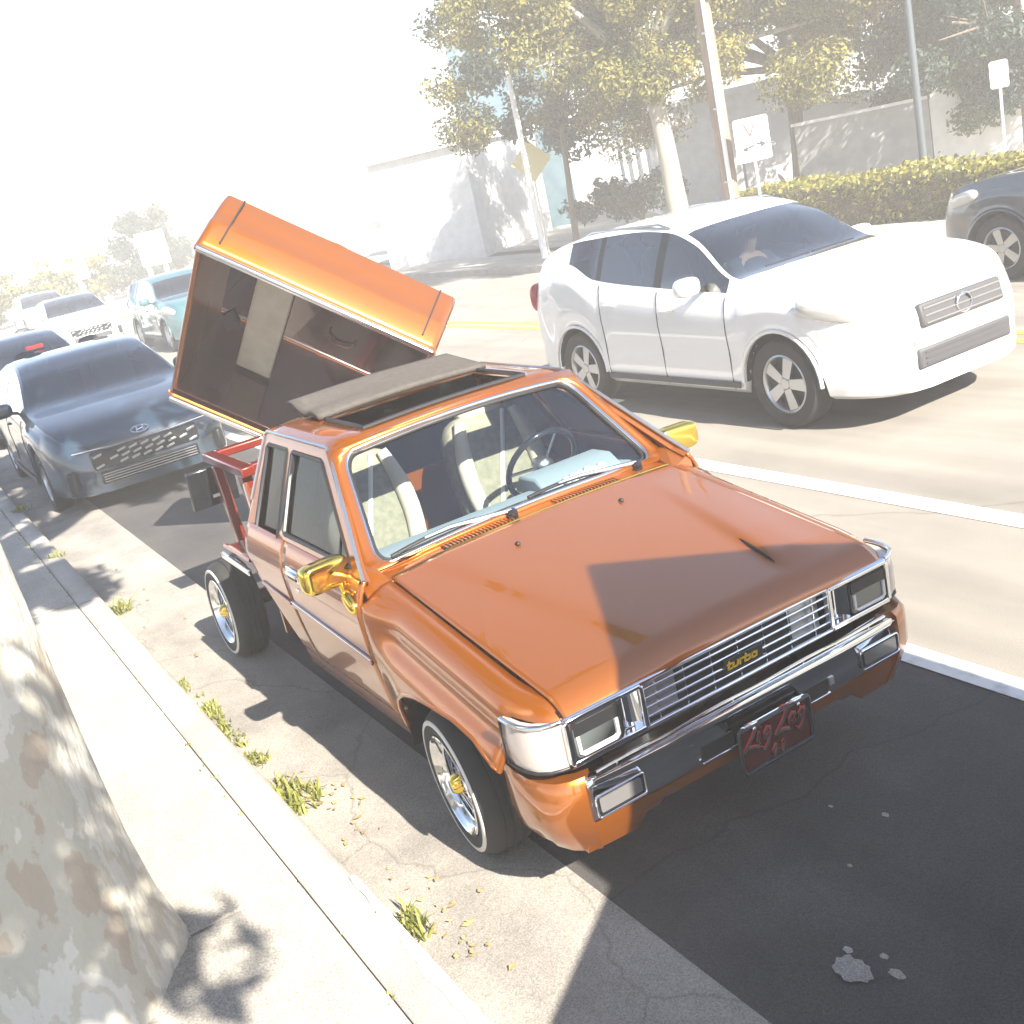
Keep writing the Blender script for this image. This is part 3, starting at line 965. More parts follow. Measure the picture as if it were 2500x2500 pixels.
for sg in (-1, 1):
    pr_ = rrect(0.485, 0.672, 0.418, 0.492, 0.012, 0.012)
    b = MB().prism([(0.738, sg * y, z) for (y, z) in pr_], (0.008, 0, 0))
    sl = b.build('signal_lamp', M['blackgloss'], bump, 30)
    pr2 = rrect(0.50, 0.660, 0.432, 0.482, 0.008, 0.008)
    MB().prism([(0.746, sg * y, z) for (y, z) in pr2], (0.004, 0, 0)).build('signal_lens', M['siglens'], sl, 30)
    MB().tube([(0.748, sg * y, z) for (y, z) in pr_], 0.0045, 6, closed=True).build('signal_rim', M['chrome'], sl, 60)
    # painted bumper end
    pc = [(0.737, 0.690), (0.726, 0.735), (0.700, 0.775), (0.655, 0.803), (0.60, 0.815), (0.52, 0.818), (0.445, 0.812)]
    b = MB()
    rings = []
    for k, (x, y) in enumerate(pc):
        t = k / (len(pc) - 1)
        zb = 0.270 + 0.06 * t + (0.10 * max(0, t - 0.7) / 0.3)
        zt = 0.562
        rings.append([(x - 0.05, sg * (y - 0.05), zt - 0.004), (x - 0.012, sg * (y - 0.010), zt), (x, sg * y, zt - 0.018), (x + 0.002, sg * (y + 0.002), 0.48), (x, sg * y, 0.41), (x - 0.022, sg * (y - 0.018), 0.34), (x - 0.050, sg * (y - 0.04), zb), (x - 0.08, sg * (y - 0.07), zb)])
    b.loft(rings, True, True)
    b.build('bumper_end', M['orange'], PK, 40)
# skirt under the bumper
b = MB()
rings = []
for i in range(31):
    y = -0.70 + 1.40 * i / 30
    ax = abs(y)
    zb = 0.275 if ax > 0.48 else (0.315 if ax > 0.38 else 0.335)
    dx = -0.02 * (ax / 0.7) ** 4
    rings.append([(0.70 + dx, y, 0.395), (0.735 + dx, y, 0.392), (0.728 + dx, y, 0.35), (0.700 + dx, y, zb), (0.67 + dx, y, zb)])
b.loft(rings, True, True)
b.build('front_skirt', M['orange'], PK, 40)
# licence plate with cut letters
pl = MB().box((0.768, 0.040, 0.382), (0.006, 0.305, 0.152)).build('licence_plate', M['platemaroon'], PK, bevel=0.002)
b = MB()
fr = rrect(-0.118, 0.198, 0.302, 0.462, 0.012, 0.012)
b.tube([(0.773, y, z) for (y, z) in fr], 0.0075, 6, closed=True)
b.build('plate_frame', M['cutmetal'], pl, 60)
MB().bar((0.770, -0.10, 0.468), (0.770, 0.18, 0.468), 0.006, 0.006).build('plate_bar', M['chrome'], pl)
for y in (-0.065, 0.135):
    MB().ellipsoid((0.776, y, 0.470), (0.008, 0.030, 0.008), None, 14, 8, 0.7).build('plate_clip', M['chrome'], pl)
    MB().ellipsoid((0.779, y + 0.01, 0.452), (0.006, 0.007, 0.009), None, 10, 8).build('plate_screw', M['chrome'], pl)
SCR = {'Z': [[(0.0, 0.98), (0.18, 1.08), (0.52, 1.02), (0.30, 0.50), (-0.12, -0.06), (0.15, 0.04), (0.45, 0.02), (0.75, -0.10)]],
       'i': [[(0.05, 0.52), (0.02, 0.10), (0.14, 0.02)], [(0.09, 0.72), (0.10, 0.74)]],
       'g': [[(0.38, 0.46), (0.20, 0.56), (0.04, 0.36), (0.12, 0.12), (0.34, 0.22), (0.40, 0.52), (0.34, -0.10), (0.16, -0.34), (-0.02, -0.20)]],
       'a': [[(0.38, 0.46), (0.20, 0.56), (0.04, 0.34), (0.12, 0.08), (0.34, 0.18), (0.40, 0.50), (0.40, 0.10), (0.50, 0.04)]],
       '0': [[(0.20, 0.62), (0.02, 0.30), (0.14, 0.0), (0.34, 0.30), (0.20, 0.62)]],
       '1': [[(0.06, 0.48), (0.20, 0.64), (0.16, 0.0)]]}
def script(text, y0, z0, s):
    y = y0
    for ch in text:
        if ch == ' ':
            y += 0.16 * s; continue
        for (mt_, xo, rr, dz) in ((M['redglow'], 0.7745, 0.0034, 0.0045), (M['cutmetal'], 0.7785, 0.0038, 0.0)):
            lb = MB()
            for st_ in SCR[ch]:
                lb.tube([(xo, y + (p[0] + 0.28 * p[1]) * s, z0 + p[1] * s + dz) for p in st_], rr, 6)
            lb.build('plate_letter', mt_, pl, 60)
        y += {'Z': 0.62, 'i': 0.30, 'g': 0.56, 'a': 0.56, '0': 0.62, '1': 0.36}[ch] * s
script('Zig', -0.100, 0.386, 0.080)
script('Zag', 0.040, 0.388, 0.078)
script('01', 0.005, 0.318, 0.058)

# wheels
def wheel(x, y, z, sg, steer=0.0, camber=0.0, r=0.287, nm='wheel'):
    T = Matrix.Translation((x, y, z)) @ Matrix.Rotation(steer, 4, 'Z') @ Matrix.Rotation(camber, 4, 'X') @ Matrix.Rotation(R(90) * (1 if sg < 0 else -1), 4, 'X')
    k = r / 0.287
    ty = [(0.190, -0.002), (0.200, 0.012), (0.225, 0.019), (0.250, 0.016), (0.266, 0.004), (0.277, -0.014),
          (0.284, -0.030), (0.2855, -0.048), (0.280, -0.050), (0.280, -0.055), (0.287, -0.057), (0.287, -0.078), (0.281, -0.080), (0.281, -0.086), (0.287, -0.088), (0.287, -0.110), (0.281, -0.112), (0.281, -0.117), (0.2855, -0.119), (0.284, -0.140),
          (0.275, -0.158), (0.255, -0.172), (0.22, -0.176), (0.19, -0.170)]
    wh = MB().lathe([(a * k, h) for a, h in ty], T, 56).build(nm, M['rubber'], PK, 40)
    MB().lathe([(0.2365 * k, 0.0185), (0.2375 * k, 0.0205), (0.247 * k, 0.0195), (0.2535 * k, 0.0165), (0.2545 * k, 0.0140)], T, 56).build('whitewall', M['whitewall'], wh, 60)
    rim = [(0.196, 0.006), (0.194, 0.016), (0.188, 0.019), (0.182, 0.014), (0.178, 0.006), (0.171, 0.002), (0.166, -0.008), (0.163, -0.018), (0.153, -0.021)]
    MB().lathe([(a * k, h) for a, h in rim], T, 56).build('rim', M['chrome'], wh, 50)
    MB().lathe([(0.1535 * k, -0.021), (0.150 * k, -0.10), (0.150 * k, -0.165), (0.19 * k, -0.172)], T, 40).build('rim_barrel', M['blackgloss'], wh, 50)
    sp = MB()
    for i in range(30):
        a = 6.28318 * i / 30
        da = (0.32 if i % 2 else -0.32)
        h0 = -0.004 if i % 4 < 2 else -0.060
        sp.tube([T @ Vector((0.036 * math.cos(a + da * 1.6), 0.036 * math.sin(a + da * 1.6), h0)), T @ Vector((0.153 * k * math.cos(a), 0.153 * k * math.sin(a), -0.028))], 0.0024, 5)
    sp.build('spokes', M['darkchrome'], wh, 60)
    hb = MB().lathe([(0.0, 0.026), (0.024, 0.024), (0.036, 0.010), (0.040, -0.008), (0.044, -0.016), (0.046, -0.030), (0.040, -0.085), (0.0, -0.085)], T, 28).build('hub', M['gold'], wh, 40)
    e = MB()
    for a in (0.5, 0.5 + math.pi):
        q = T @ Vector((0.062 * math.cos(a), 0.062 * math.sin(a), -0.008))
        q0 = T @ Vector((0.02 * math.cos(a), 0.02 * math.sin(a), 0.004))
        e.tube([q0, (q0 + q) / 2 + (T.to_3x3() @ Vector((0, 0, 0.004))), q], [0.016, 0.014, 0.008], 8)
    e.build('hub_spinner', M['gold'], wh, 60)
    MB().lathe([(0.0, -0.10), (0.145, -0.10), (0.145, -0.125), (0.0, -0.125)], T, 24).build('brake_drum', M['black'], wh, 40)
    return wh
wheel(-0.02, -0.800, 0.287, -1, R(-6), R(2))
wheel(-0.02, 0.800, 0.287, 1, R(-6), R(-2))
wheel(-2.84, -0.830, 0.287, -1, 0, R(-2))
wheel(-2.84, 0.830, 0.287, 1, 0, R(2))

# chassis behind the cab
b = MB()
for sg in (-1, 1):
    b.bar((0.45, sg * 0.40, 0.36), (-3.55, sg * 0.40, 0.44), 0.06, 0.11)
for x in (-0.3, -1.9, -2.4, -3.1, -3.53):
    b.bar((x, -0.40, 0.43), (x, 0.40, 0.43), 0.08, 0.08)
ch = b.build('chassis_frame', M['candy'], PK, 30, bevel=0.008)
b = MB(); b.tube([(-2.84, -0.80, 0.29), (-2.84, 0.80, 0.29)], 0.045, 10); b.ellipsoid((-2.84, 0.05, 0.29), (0.13, 0.16, 0.13))
b.build('rear_axle', M['black'], PK, 50)
b = MB(); b.tube([(-0.02, -0.70, 0.28), (-0.02, 0.70, 0.28)], 0.035, 8); b.build('front_axle', M['black'], PK, 50)
# lift tower
b = MB()
for sg in (-1, 1):
    b.bar((-2.72, sg * 0.50, 0.46), (-2.80, sg * 0.50, 1.02), 0.07, 0.07, (1, 0, 0))
    b.bar((-3.30, sg * 0.50, 0.46), (-3.38, sg * 0.50, 1.00), 0.06, 0.06, (1, 0, 0))
    b.bar((-2.70, sg * 0.50, 1.045), (-3.50, sg * 0.50, 1.045), 0.08, 0.055)
b.bar((-2.78, -0.46, 1.045), (-2.78, 0.46, 1.045), 0.07, 0.05)
b.bar((-3.47, -0.46, 1.045), (-3.47, 0.46, 1.045), 0.07, 0.05)
b.bar((-2.75, -0.46, 0.50), (-2.75, 0.46, 0.50), 0.10, 0.06)
lt = b.build('lift_tower', M['candy'], PK, 30, bevel=0.008)
MB().tube([(-2.66, -0.545, 0.985), (-2.42, -0.60, 0.925), (-1.98, -0.70, 0.80)], [0.020, 0.026, 0.026], 10).build('hydraulic_ram', M['orange'], lt, 50)
for y in (-0.3, 0.0, 0.3):
    MB().tube([(-2.70, y, 0.52), (-2.74, y, 1.0)], 0.018, 8).build('guide_rod', M['chrome'], lt, 50)
b = MB().box((-3.50, -0.53, 0.86), (0.03, 0.30, 0.26), Matrix.Rotation(R(14), 3, 'Y'))
b.build('rear_panel', M['blackgloss'], lt, bevel=0.008)
MB().box((-3.478, -0.50, 0.80), (0.006, 0.10, 0.02), Matrix.Rotation(R(14), 3, 'Y')).build('panel_light', M['white'], lt)
# tray above the rear wheel, left of the cab
for sg in (-1, 1):
    b = MB()
    b.loft([[(x, sg * 0.62, 0.80), (x, sg * 0.80, 0.795), (x, sg * 0.838, 0.815), (x, sg * 0.845, 0.80), (x, sg * 0.80, 0.775), (x, sg * 0.62, 0.78)] for x in (-1.87, -2.30)])
    bt = b.build('bed_sill', M['candy'], PK, 30)
    MB().bar((-1.87, sg * 0.852, 0.745), (-2.33, sg * 0.852, 0.750), 0.02, 0.035).build('sill_trim', M['chrome'], bt, bevel=0.005)
MB().box((-2.10, 0, 0.74), (0.50, 1.22, 0.05)).build('bed_sill_floor', M['candy'], PK, bevel=0.006)
MB().box((-1.875, -0.70, 0.925), (0.03, 0.05, 0.075)).build('latch', M['black'], PK)

# the lifted bed: built flat in its own frame, then posed
BL, BW, BH = 1.614, 1.673, 0.526
rv = Vector((-1.116, 0.094, 1.242))
BM_ = Matrix.Translation((-3.672, -0.154, 2.300)) @ Quaternion(rv.normalized(), rv.length).to_matrix().to_4x4()
def bedpart(mb, name, mat, parent, **k):
    mb.v = [tuple(BM_ @ Vector(p)) for p in mb.v]
    return mb.build(name, mat, parent, **k)
bed = bedpart(MB().box((BL / 2, BW / 2, BH - 0.045), (BL - 0.06, BW - 0.16, 0.03)), 'cargo_bed', M['bedpaint'], PK, bevel=0.004)
# outer sides with a rounded shoulder, a character line and a wheel opening
def bedside(flip):
    prof = [(0.055, 0.012), (0.028, 0.0), (0.010, 0.010), (0.0, 0.035), (-0.006, 0.16), (-0.012, 0.20), (-0.012, 0.235), (0.0, 0.26), (0.004, 0.36), (0.012, 0.44), (0.03, BH - 0.012), (0.06, BH)]
    prof = [(y, z) for (y, z) in prof]
    xs = [0.0, 0.012, 0.03] + [0.05 + (BL - 0.10) * i / 40 for i in range(41)] + [BL - 0.03, BL - 0.012, BL]
    vs, fs = [], []
    cx, rr = 0.78, 0.0001
    for x in xs:
        e = min(x, BL - x)
        tuck = 0.03 * max(0, 1 - e / 0.03) ** 2
        low = BH
        if abs(x - cx) < rr:
            low = BH - math.sqrt(rr * rr - (x - cx) ** 2) * 0.95
        for (y, z) in prof:
            zz = min(z, low) if z > 0.02 else z
            zz = 0.02 + (z - 0.02) * (low - 0.02) / (BH - 0.02) if z > 0.02 else z
            bul = 0.012 * max(0, 1 - abs(math.hypot(x - cx, BH - zz) - rr) / 0.06)
            yy = y + tuck - bul
            vs.append((x, yy if not flip else BW - yy, zz))
    n = len(prof)
    for i in range(len(xs) - 1):
        for j in range(n - 1):
            fs.append((i * n + j, (i + 1) * n + j, (i + 1) * n + j + 1, i * n + j + 1))
    return MB().add(vs, fs)
for fl in (False, True):
    s = bedpart(bedside(fl), 'bed_side', M['orange'], bed, angle=50, solid=0.02)
    yy = 0.075 if not fl else BW - 0.075
    bedpart(MB().box((BL / 2, yy, BH / 2 + 0.01), (BL - 0.06, 0.012, BH - 0.07)), 'bed_inner_wall', M['bedpaint'], bed, bevel=0.003)
    y2 = 0.030 if not fl else BW - 0.030
    bedpart(MB().tube([(0.02 + (BL - 0.04) * i / 10, y2, -0.010) for i in range(11)], 0.024, 10), 'bed_rail', M['chrome'], bed, angle=60)
    y3 = -0.016 if not fl else BW + 0.016
    for x in (0.135, BL - 0.12):
        bedpart(MB().box((x, y3 + (0.009 if not fl else -0.009), 0.27), (0.010, 0.020, 0.42)), 'panel_seam', M['black'], s)
bedpart(MB().box((BL - 0.02, BW / 2, BH / 2), (0.035, BW - 0.10, BH - 0.03)), 'bed_front_wall', M['orange'], bed, bevel=0.012)
tg = bedpart(MB().box((0.02, BW / 2, BH / 2 + 0.01), (0.04, BW - 0.14, BH - 0.06)), 'tailgate', M['orange'], bed, bevel=0.012)
for k, x in enumerate((0.30, 0.62, 0.94, 1.26)):
    bedpart(MB().box((x, BW / 2, BH + 0.005), (0.07, BW - 0.3, 0.05)), 'cross_member', M['candy'], bed, bevel=0.005)
# cream panel standing in for a smeared highlight; diamond inlay in the floor
bedpart(MB().box((0.47, BW / 2 + 0.04, BH - 0.085), (0.27, BW - 0.34, 0.026)), 'bed_highlight', M['cream'], bed, bevel=0.012)
bedpart(MB().prism([(0.22, 1.00, BH - 0.074), (0.29, 1.12, BH - 0.074), (0.22, 1.24, BH - 0.074), (0.15, 1.12, BH - 0.074)], (0, 0, -0.010)), 'diamond_inlay', M['black'], bed)
for (x, y) in ((0.85, 0.35), (1.0, 0.8), (1.25, 0.5)):
    bedpart(MB().tube([(x + 0.10 * math.cos(a), y + 0.07 * math.sin(a), BH - 0.082) for a in [i * 0.35 for i in range(11)]], 0.008, 6), 'painted_scroll', M['candy'], bed)
# lift arm up to the middle of the bed floor
mid = BM_ @ Vector((BL / 2, BW / 2, BH + 0.02))
arm = MB()
kn = [Vector((-3.35, 0.05, 0.50)), Vector((-4.75, 0.45, 0.40)), Vector((-4.88, 1.08, 1.15)), mid]
for a_, c_ in zip(kn, kn[1:]):
    arm.bar(a_, c_, 0.09, 0.09)
for q in kn[1:3]:
    arm.ellipsoid(q, (0.075, 0.075, 0.075))
arm.build('lift_arm', M['candy'], PK, 40)

# small white ornament lying on the dashboard
o = thing('dashboard_ornament', 'white ruffled ornament lying on the dashboard behind the windshield', 'ornament', (-0.665, 0.40, 0.985))
b = MB()
for i in range(9):
    t = i / 8
    b.ellipsoid((0.02 * math.sin(i * 2.1) , -0.10 + 0.2 * t, 0.016), (0.028, 0.020, 0.018 + 0.006 * (i % 2)), None, 10, 6)
b.build('ruffle', M['white'], o, 60)
# ------------------------------------------------------------------ a car from profile tables
M['pearlwhite'] = car_paint('pearl_white_paint', (0.80, 0.80, 0.79), 0.0, 0.35, 0.03)
M['darkblue'] = car_paint('dark_blue_paint', (0.020, 0.042, 0.068), 0.3, 0.3, 0.1)
M['slate'] = car_paint('slate_paint', (0.045, 0.06, 0.075), 0.3, 0.3, 0.1)
M['navy'] = car_paint('navy_paint', (0.035, 0.065, 0.10), 0.3, 0.3, 0.1)
M['teal'] = car_paint('teal_paint', (0.05, 0.14, 0.16), 0.2, 0.35, 0.1)
M['palelens'] = flat('pale_lamp_lens', (0.50, 0.50, 0.48), 0.08, 0.2, 1.0)
M['alloy'] = flat('alloy_wheel', (0.50, 0.51, 0.52), 0.3, 0.9)
M['greyplastic'] = flat('grey_plastic', (0.06, 0.06, 0.065), 0.6)

def add_wheel(root, x, y, sg, r, w=0.20, spokes=5):
    T = Matrix.Translation((x, y, r)) @ Matrix.Rotation(R(90) * (1 if sg < 0 else -1), 4, 'X')
    ri = r * 0.66
    wh = MB().lathe([(ri, 0.0), (ri + .02, 0.010), (r * .93, 0.008), (r * .985, -0.012), (r, -0.04), (r, -w + .04), (r * .97, -w + .01), (ri, -w)], T, 36).build('wheel', M['rubber'], root, 40)
    MB().lathe([(ri, -0.002), (ri - .012, 0.004), (ri - .025, -0.01), (ri - .03, -0.09)], T, 36).build('rim', M['alloy'], wh, 50)
    b = MB()
    for i in range(spokes):
        a = 6.2832 * i / spokes
        d = Vector((math.cos(a), math.sin(a), 0)); s = Vector((-math.sin(a), math.cos(a), 0))
        q = [T @ (d * 0.03 - s * 0.035), T @ (d * (ri - .01) - s * 0.05), T @ (d * (ri - .01) + s * 0.05), T @ (d * 0.03 + s * 0.035)]
        q = [p + (T.to_3x3() @ Vector((0, 0, -0.012))) for p in q]
        b.prism(q, T.to_3x3() @ Vector((0, 0, -0.02)))
    b.lathe([(0, -0.004), (0.04, -0.006), (0.055, -0.02), (0.055, -0.05)], T, 16)
    b.build('spokes', M['alloy'], wh, 30)
    MB().lathe([(0, -0.075), (ri - .03, -0.075)], T, 20).build('brake_disc', M['greyplastic'], wh, 0)

def make_car(name, label, cat, paint, P, loc, rz=0.0, group=None, step=0.05):
    """built facing +x with the front axle at x = 0"""
    root = thing(name, label, cat, loc, rz, group)
    zc, belt, wid = P['zc'], P['belt'], P['w']
    xf, xr, wb, rw = P['xf'], P['xr'], P['wb'], P['rw']
    cowl_, rf, rr_, tail = P['cowl'], P['rf'], P['rr'], P['tail']
    zl0 = P.get('zl', 0.20)
    Ra = rw + P.get('gap', 0.055)
    tum = P.get('tumble', 0.42)
    n = int((xf - xr) / step)
    xs = sorted(set([round(xr + (xf - xr) * i / n, 4) for i in range(n + 1)] + [xf - .012, xf - .03, xr + .012, xr + .03]
                    + [c + s * Ra * k for c in (0.0, -wb) for s in (-1, 1) for k in (.999, .97, .9)]))
    def arch(x):
        z = zl0 + P.get('rise', 0.0) * max(0, (x - 0.45)) / 0.5
        for c in (0.0, -wb):
            if abs(x - c) < Ra:
                z = max(z, rw + math.sqrt(Ra * Ra - (x - c) ** 2))
        return z
    def ring(x):
        w = sinterp(wid, x) / 2
        e = min(xf - x, x - xr)
        w -= 0.03 * max(0, 1 - e / 0.05) ** 2
        bz = sinterp(belt, x); tz = sinterp(zc, x)
        bz = min(bz, tz - 0.02)
        h = max(tz - bz, 0.015)
        zl = min(arch(x), bz - 0.06)
        def lz(z):
            return zl + (z - zl0) * (bz - zl) / (bz - zl0) if bz > zl0 else z
        fl = 0.0
        for c in (0.0, -wb):
            fl = max(fl, 0.018 * max(0, 1 - max(0, abs(x - c) - Ra * 0.7) / (0.55 * Ra)))
        m = lambda t: lz(zl0 + (bz - zl0) * t)
        top = tum * min(h, 0.62)
        yb = w - 0.06
        yt = yb - top * 0.92
        pts = [(w - 0.07, m(0)), (w - 0.02 + fl * .6, m(0.05)), (w - 0.005 + fl, m(0.18)), (w - 0.012 + fl * .8, m(0.40)), (w + fl * .6, m(0.66)), (w - 0.008 + fl * .3, m(0.82)), (w - 0.03, m(0.94)), (yb + .012, m(0.995)),
               (yb, bz + 0.03 * min(1, h / .1)), (yb - top * .40, bz + h * .46), (yt, bz + h * 0.87),
               (yt - 0.03, bz + h * 0.935), (yt * 0.86 - .01, bz + h * 0.972), (yt * 0.55, bz + h * 0.992), (yt * 0.25, bz + h), (0.0, bz + h)]
        return pts
    rings = [ring(x) for x in xs]
    np_ = len(rings[0])
    full = []
    for x, r_ in zip(xs, rings):
        full.append([(x, -y, z) for (y, z) in r_] + [(x, y, z) for (y, z) in r_[-2::-1]])
    nf = len(full[0])
    body, side, front, rear = [], [], [], []
    def hh(x):
        return sinterp(zc, x) - sinterp(belt, x)
    for i in range(len(xs) - 1):
        xm = (xs[i] + xs[i + 1]) / 2
        for j in range(nf - 1):
            jj = j if j < np_ - 1 else nf - 2 - j
            q = (i * nf + j, (i + 1) * nf + j, (i + 1) * nf + j + 1, i * nf + j + 1)
            if jj in (8, 9) and any(a < xm < c for (a, c) in P['win']) and hh(xm) > 0.09:
                side.append(q)
            elif jj in (8, 9) and P['win'][0][0] - .02 < xm < P['win'][-1][1] and hh(xm) > 0.16:
                rear.append(('pillar', q))
            elif jj >= 11 and rf + 0.03 < xm < cowl_ - 0.02:
                front.append(q)
            elif jj >= 11 and tail + 0.04 < xm < rr_ - 0.03:
                rear.append(('glass', q))
            else:
                body.append(q)
    allv = [p for r_ in full for p in r_]
    def sub(faces):
        b = MB(); mp = {}
        for f in faces:
            t = []
            for i in f:
                if i not in mp:
                    mp[i] = len(b.v); b.v.append(allv[i])
                t.append(mp[i])
            b.f.append(tuple(t)); b.c.append(None)
        return b
    b = sub(body)
    b.add(full[-1], [tuple(range(nf))]); b.add(full[0], [tuple(range(nf))[::-1]])
    bd = b.build('body', paint, root, 32)
    for sg in (-1, 1):
        for (a, c) in P['win']:
            fs_ = [f for f in side if a <= sum(allv[i][0] for i in f) / 4 <= c and sg * allv[f[0]][1] > 0]
            if fs_: sub(fs_).build('side_window', M['cargl'], root, 40)
    sub(front).build('windshield', M['cargl'], root, 40)
    g = [f for k, f in rear if k == 'glass']
    if g: sub(g).build('rear_window', M['cargl'], root, 40)
    pf = [f for k, f in rear if k == 'pillar']
    for sg in (-1, 1):
        cuts = [P['win'][0][0] - .1] + [(a[0] + a[1]) / 2 for a in P['win']] + [P['win'][-1][1] + .1]
        for a, c in zip(cuts, cuts[1:]):
            fs_ = [f for f in pf if a <= sum(allv[i][0] for i in f) / 4 < c and sg * allv[f[0]][1] > 0]
            if fs_: sub(fs_).build('window_pillar', M['black'], bd, 40)
    # floor, so nobody looks through
    MB().box(((xf + xr) / 2, 0, zl0 + 0.10), (xf - xr - 0.25, sinterp(wid, -1.0) - 0.50, 0.06)).build('underbody', M['black'], root)
    if P.get('cabin', True):
        dz = sinterp(belt, cowl_ - .3) - 0.03
        MB().box((cowl_ - 0.42, 0, dz - 0.12), (0.45, sinterp(wid, -1.0) - 0.26, 0.26)).build('dashboard', M['greyplastic'], root, bevel=0.04)
        for sx in ((cowl_ - 1.35), (cowl_ - 2.15)):
            for sy in (-0.38, 0.38):
                b = MB().ellipsoid((sx, sy, dz - 0.02), (0.09, 0.24, 0.42), Matrix.Rotation(R(-14), 3, 'Y'), 16, 10, 0.55)
                b.ellipsoid((sx - 0.12, sy, dz + 0.47), (0.05, 0.13, 0.09), None, 12, 8, 0.7)
                b.build('seat', M['greyplastic'], root, 50)
    # wheel arches, wheels
    for xw in (0.0, -wb):
        for sg in (-1, 1):
            w = sinterp(wid, xw) / 2
            b = MB()
            b.grid(lambda u, v: (xw + Ra * math.cos(math.pi * u), sg * (w - 0.02 - 0.30 * v), rw + Ra * math.sin(math.pi * u)), 16, 1)
            b.build('wheel_housing', M['black'], bd, 60)
            add_wheel(root, xw, sg * (w - 0.02), sg, rw)
            if P.get('cladding'):
                pts = [(xw + (Ra + .012) * math.cos(a), sg * (w + .004), rw + (Ra + .012) * math.sin(a)) for a in [math.pi * i / 16 for i in range(17)]]
                MB().tube(pts, 0.016, 6).build('arch_trim', paint, bd, 60)
    for sg in (-1, 1):
        # door seams, handles, mirrors
        for xd in P['seams']:
            pts = []
            for t in [i / 8 for i in range(9)]:
                r_ = ring(xd)
                k = 1 + t * 6; a = int(k); f = k - a
                pts.append((xd, sg * (r_[a][0] + (r_[min(a + 1, 8)][0] - r_[a][0]) * f + 0.001), r_[a][1] + (r_[min(a + 1, 8)][1] - r_[a][1]) * f))
            MB().tube(pts, 0.0045, 5).build('door_seam', M['black'], bd, 60)
        for xd in P['handles']:
            r_ = ring(xd)
            MB().ellipsoid((xd, sg * (r_[5][0] + 0.012), r_[5][1]), (0.095, 0.016, 0.016), None, 14, 8, 0.7).build('door_handle', paint, bd, 60)
        xm = cowl_ - P.get('mirx', 0.45)
        r_ = ring(xm)
        mr = MB().ellipsoid((xm + 0.02, sg * (r_[8][0] + 0.14), r_[8][1] + 0.065), (0.07, 0.115, 0.075), None, 20, 12, 0.65).build('side_mirror', paint, root, 60)
        MB().bar((xm + .03, sg * (r_[8][0] - 0.01), r_[8][1] + 0.01), (xm + .03, sg * (r_[8][0] + 0.09), r_[8][1] + 0.035), 0.06, 0.03).build('mirror_arm', M['black'], mr, bevel=0.006)
        # lamps
        for (nm, mt_, c, s, ang, tilt) in P['lamps']:
            lm = MB().ellipsoid((c[0], sg * c[1], c[2]), s, Matrix.Rotation(-sg * R(ang), 3, 'Z') @ Matrix.Rotation(R(tilt), 3, 'Y'), 24, 14, 0.75).build(nm, M[mt_], root, 60)
        # side sill strip
        MB().bar((-Ra - .05, sg * (sinterp(wid, -1.0) / 2 + .004), zl0 + .08), (-wb + Ra + .05, sg * (sinterp(wid, -1.0) / 2 + .004), zl0 + .08), 0.012, 0.05).build('side_moulding', M['greyplastic'], bd, bevel=0.004)
    return root, bd, ring

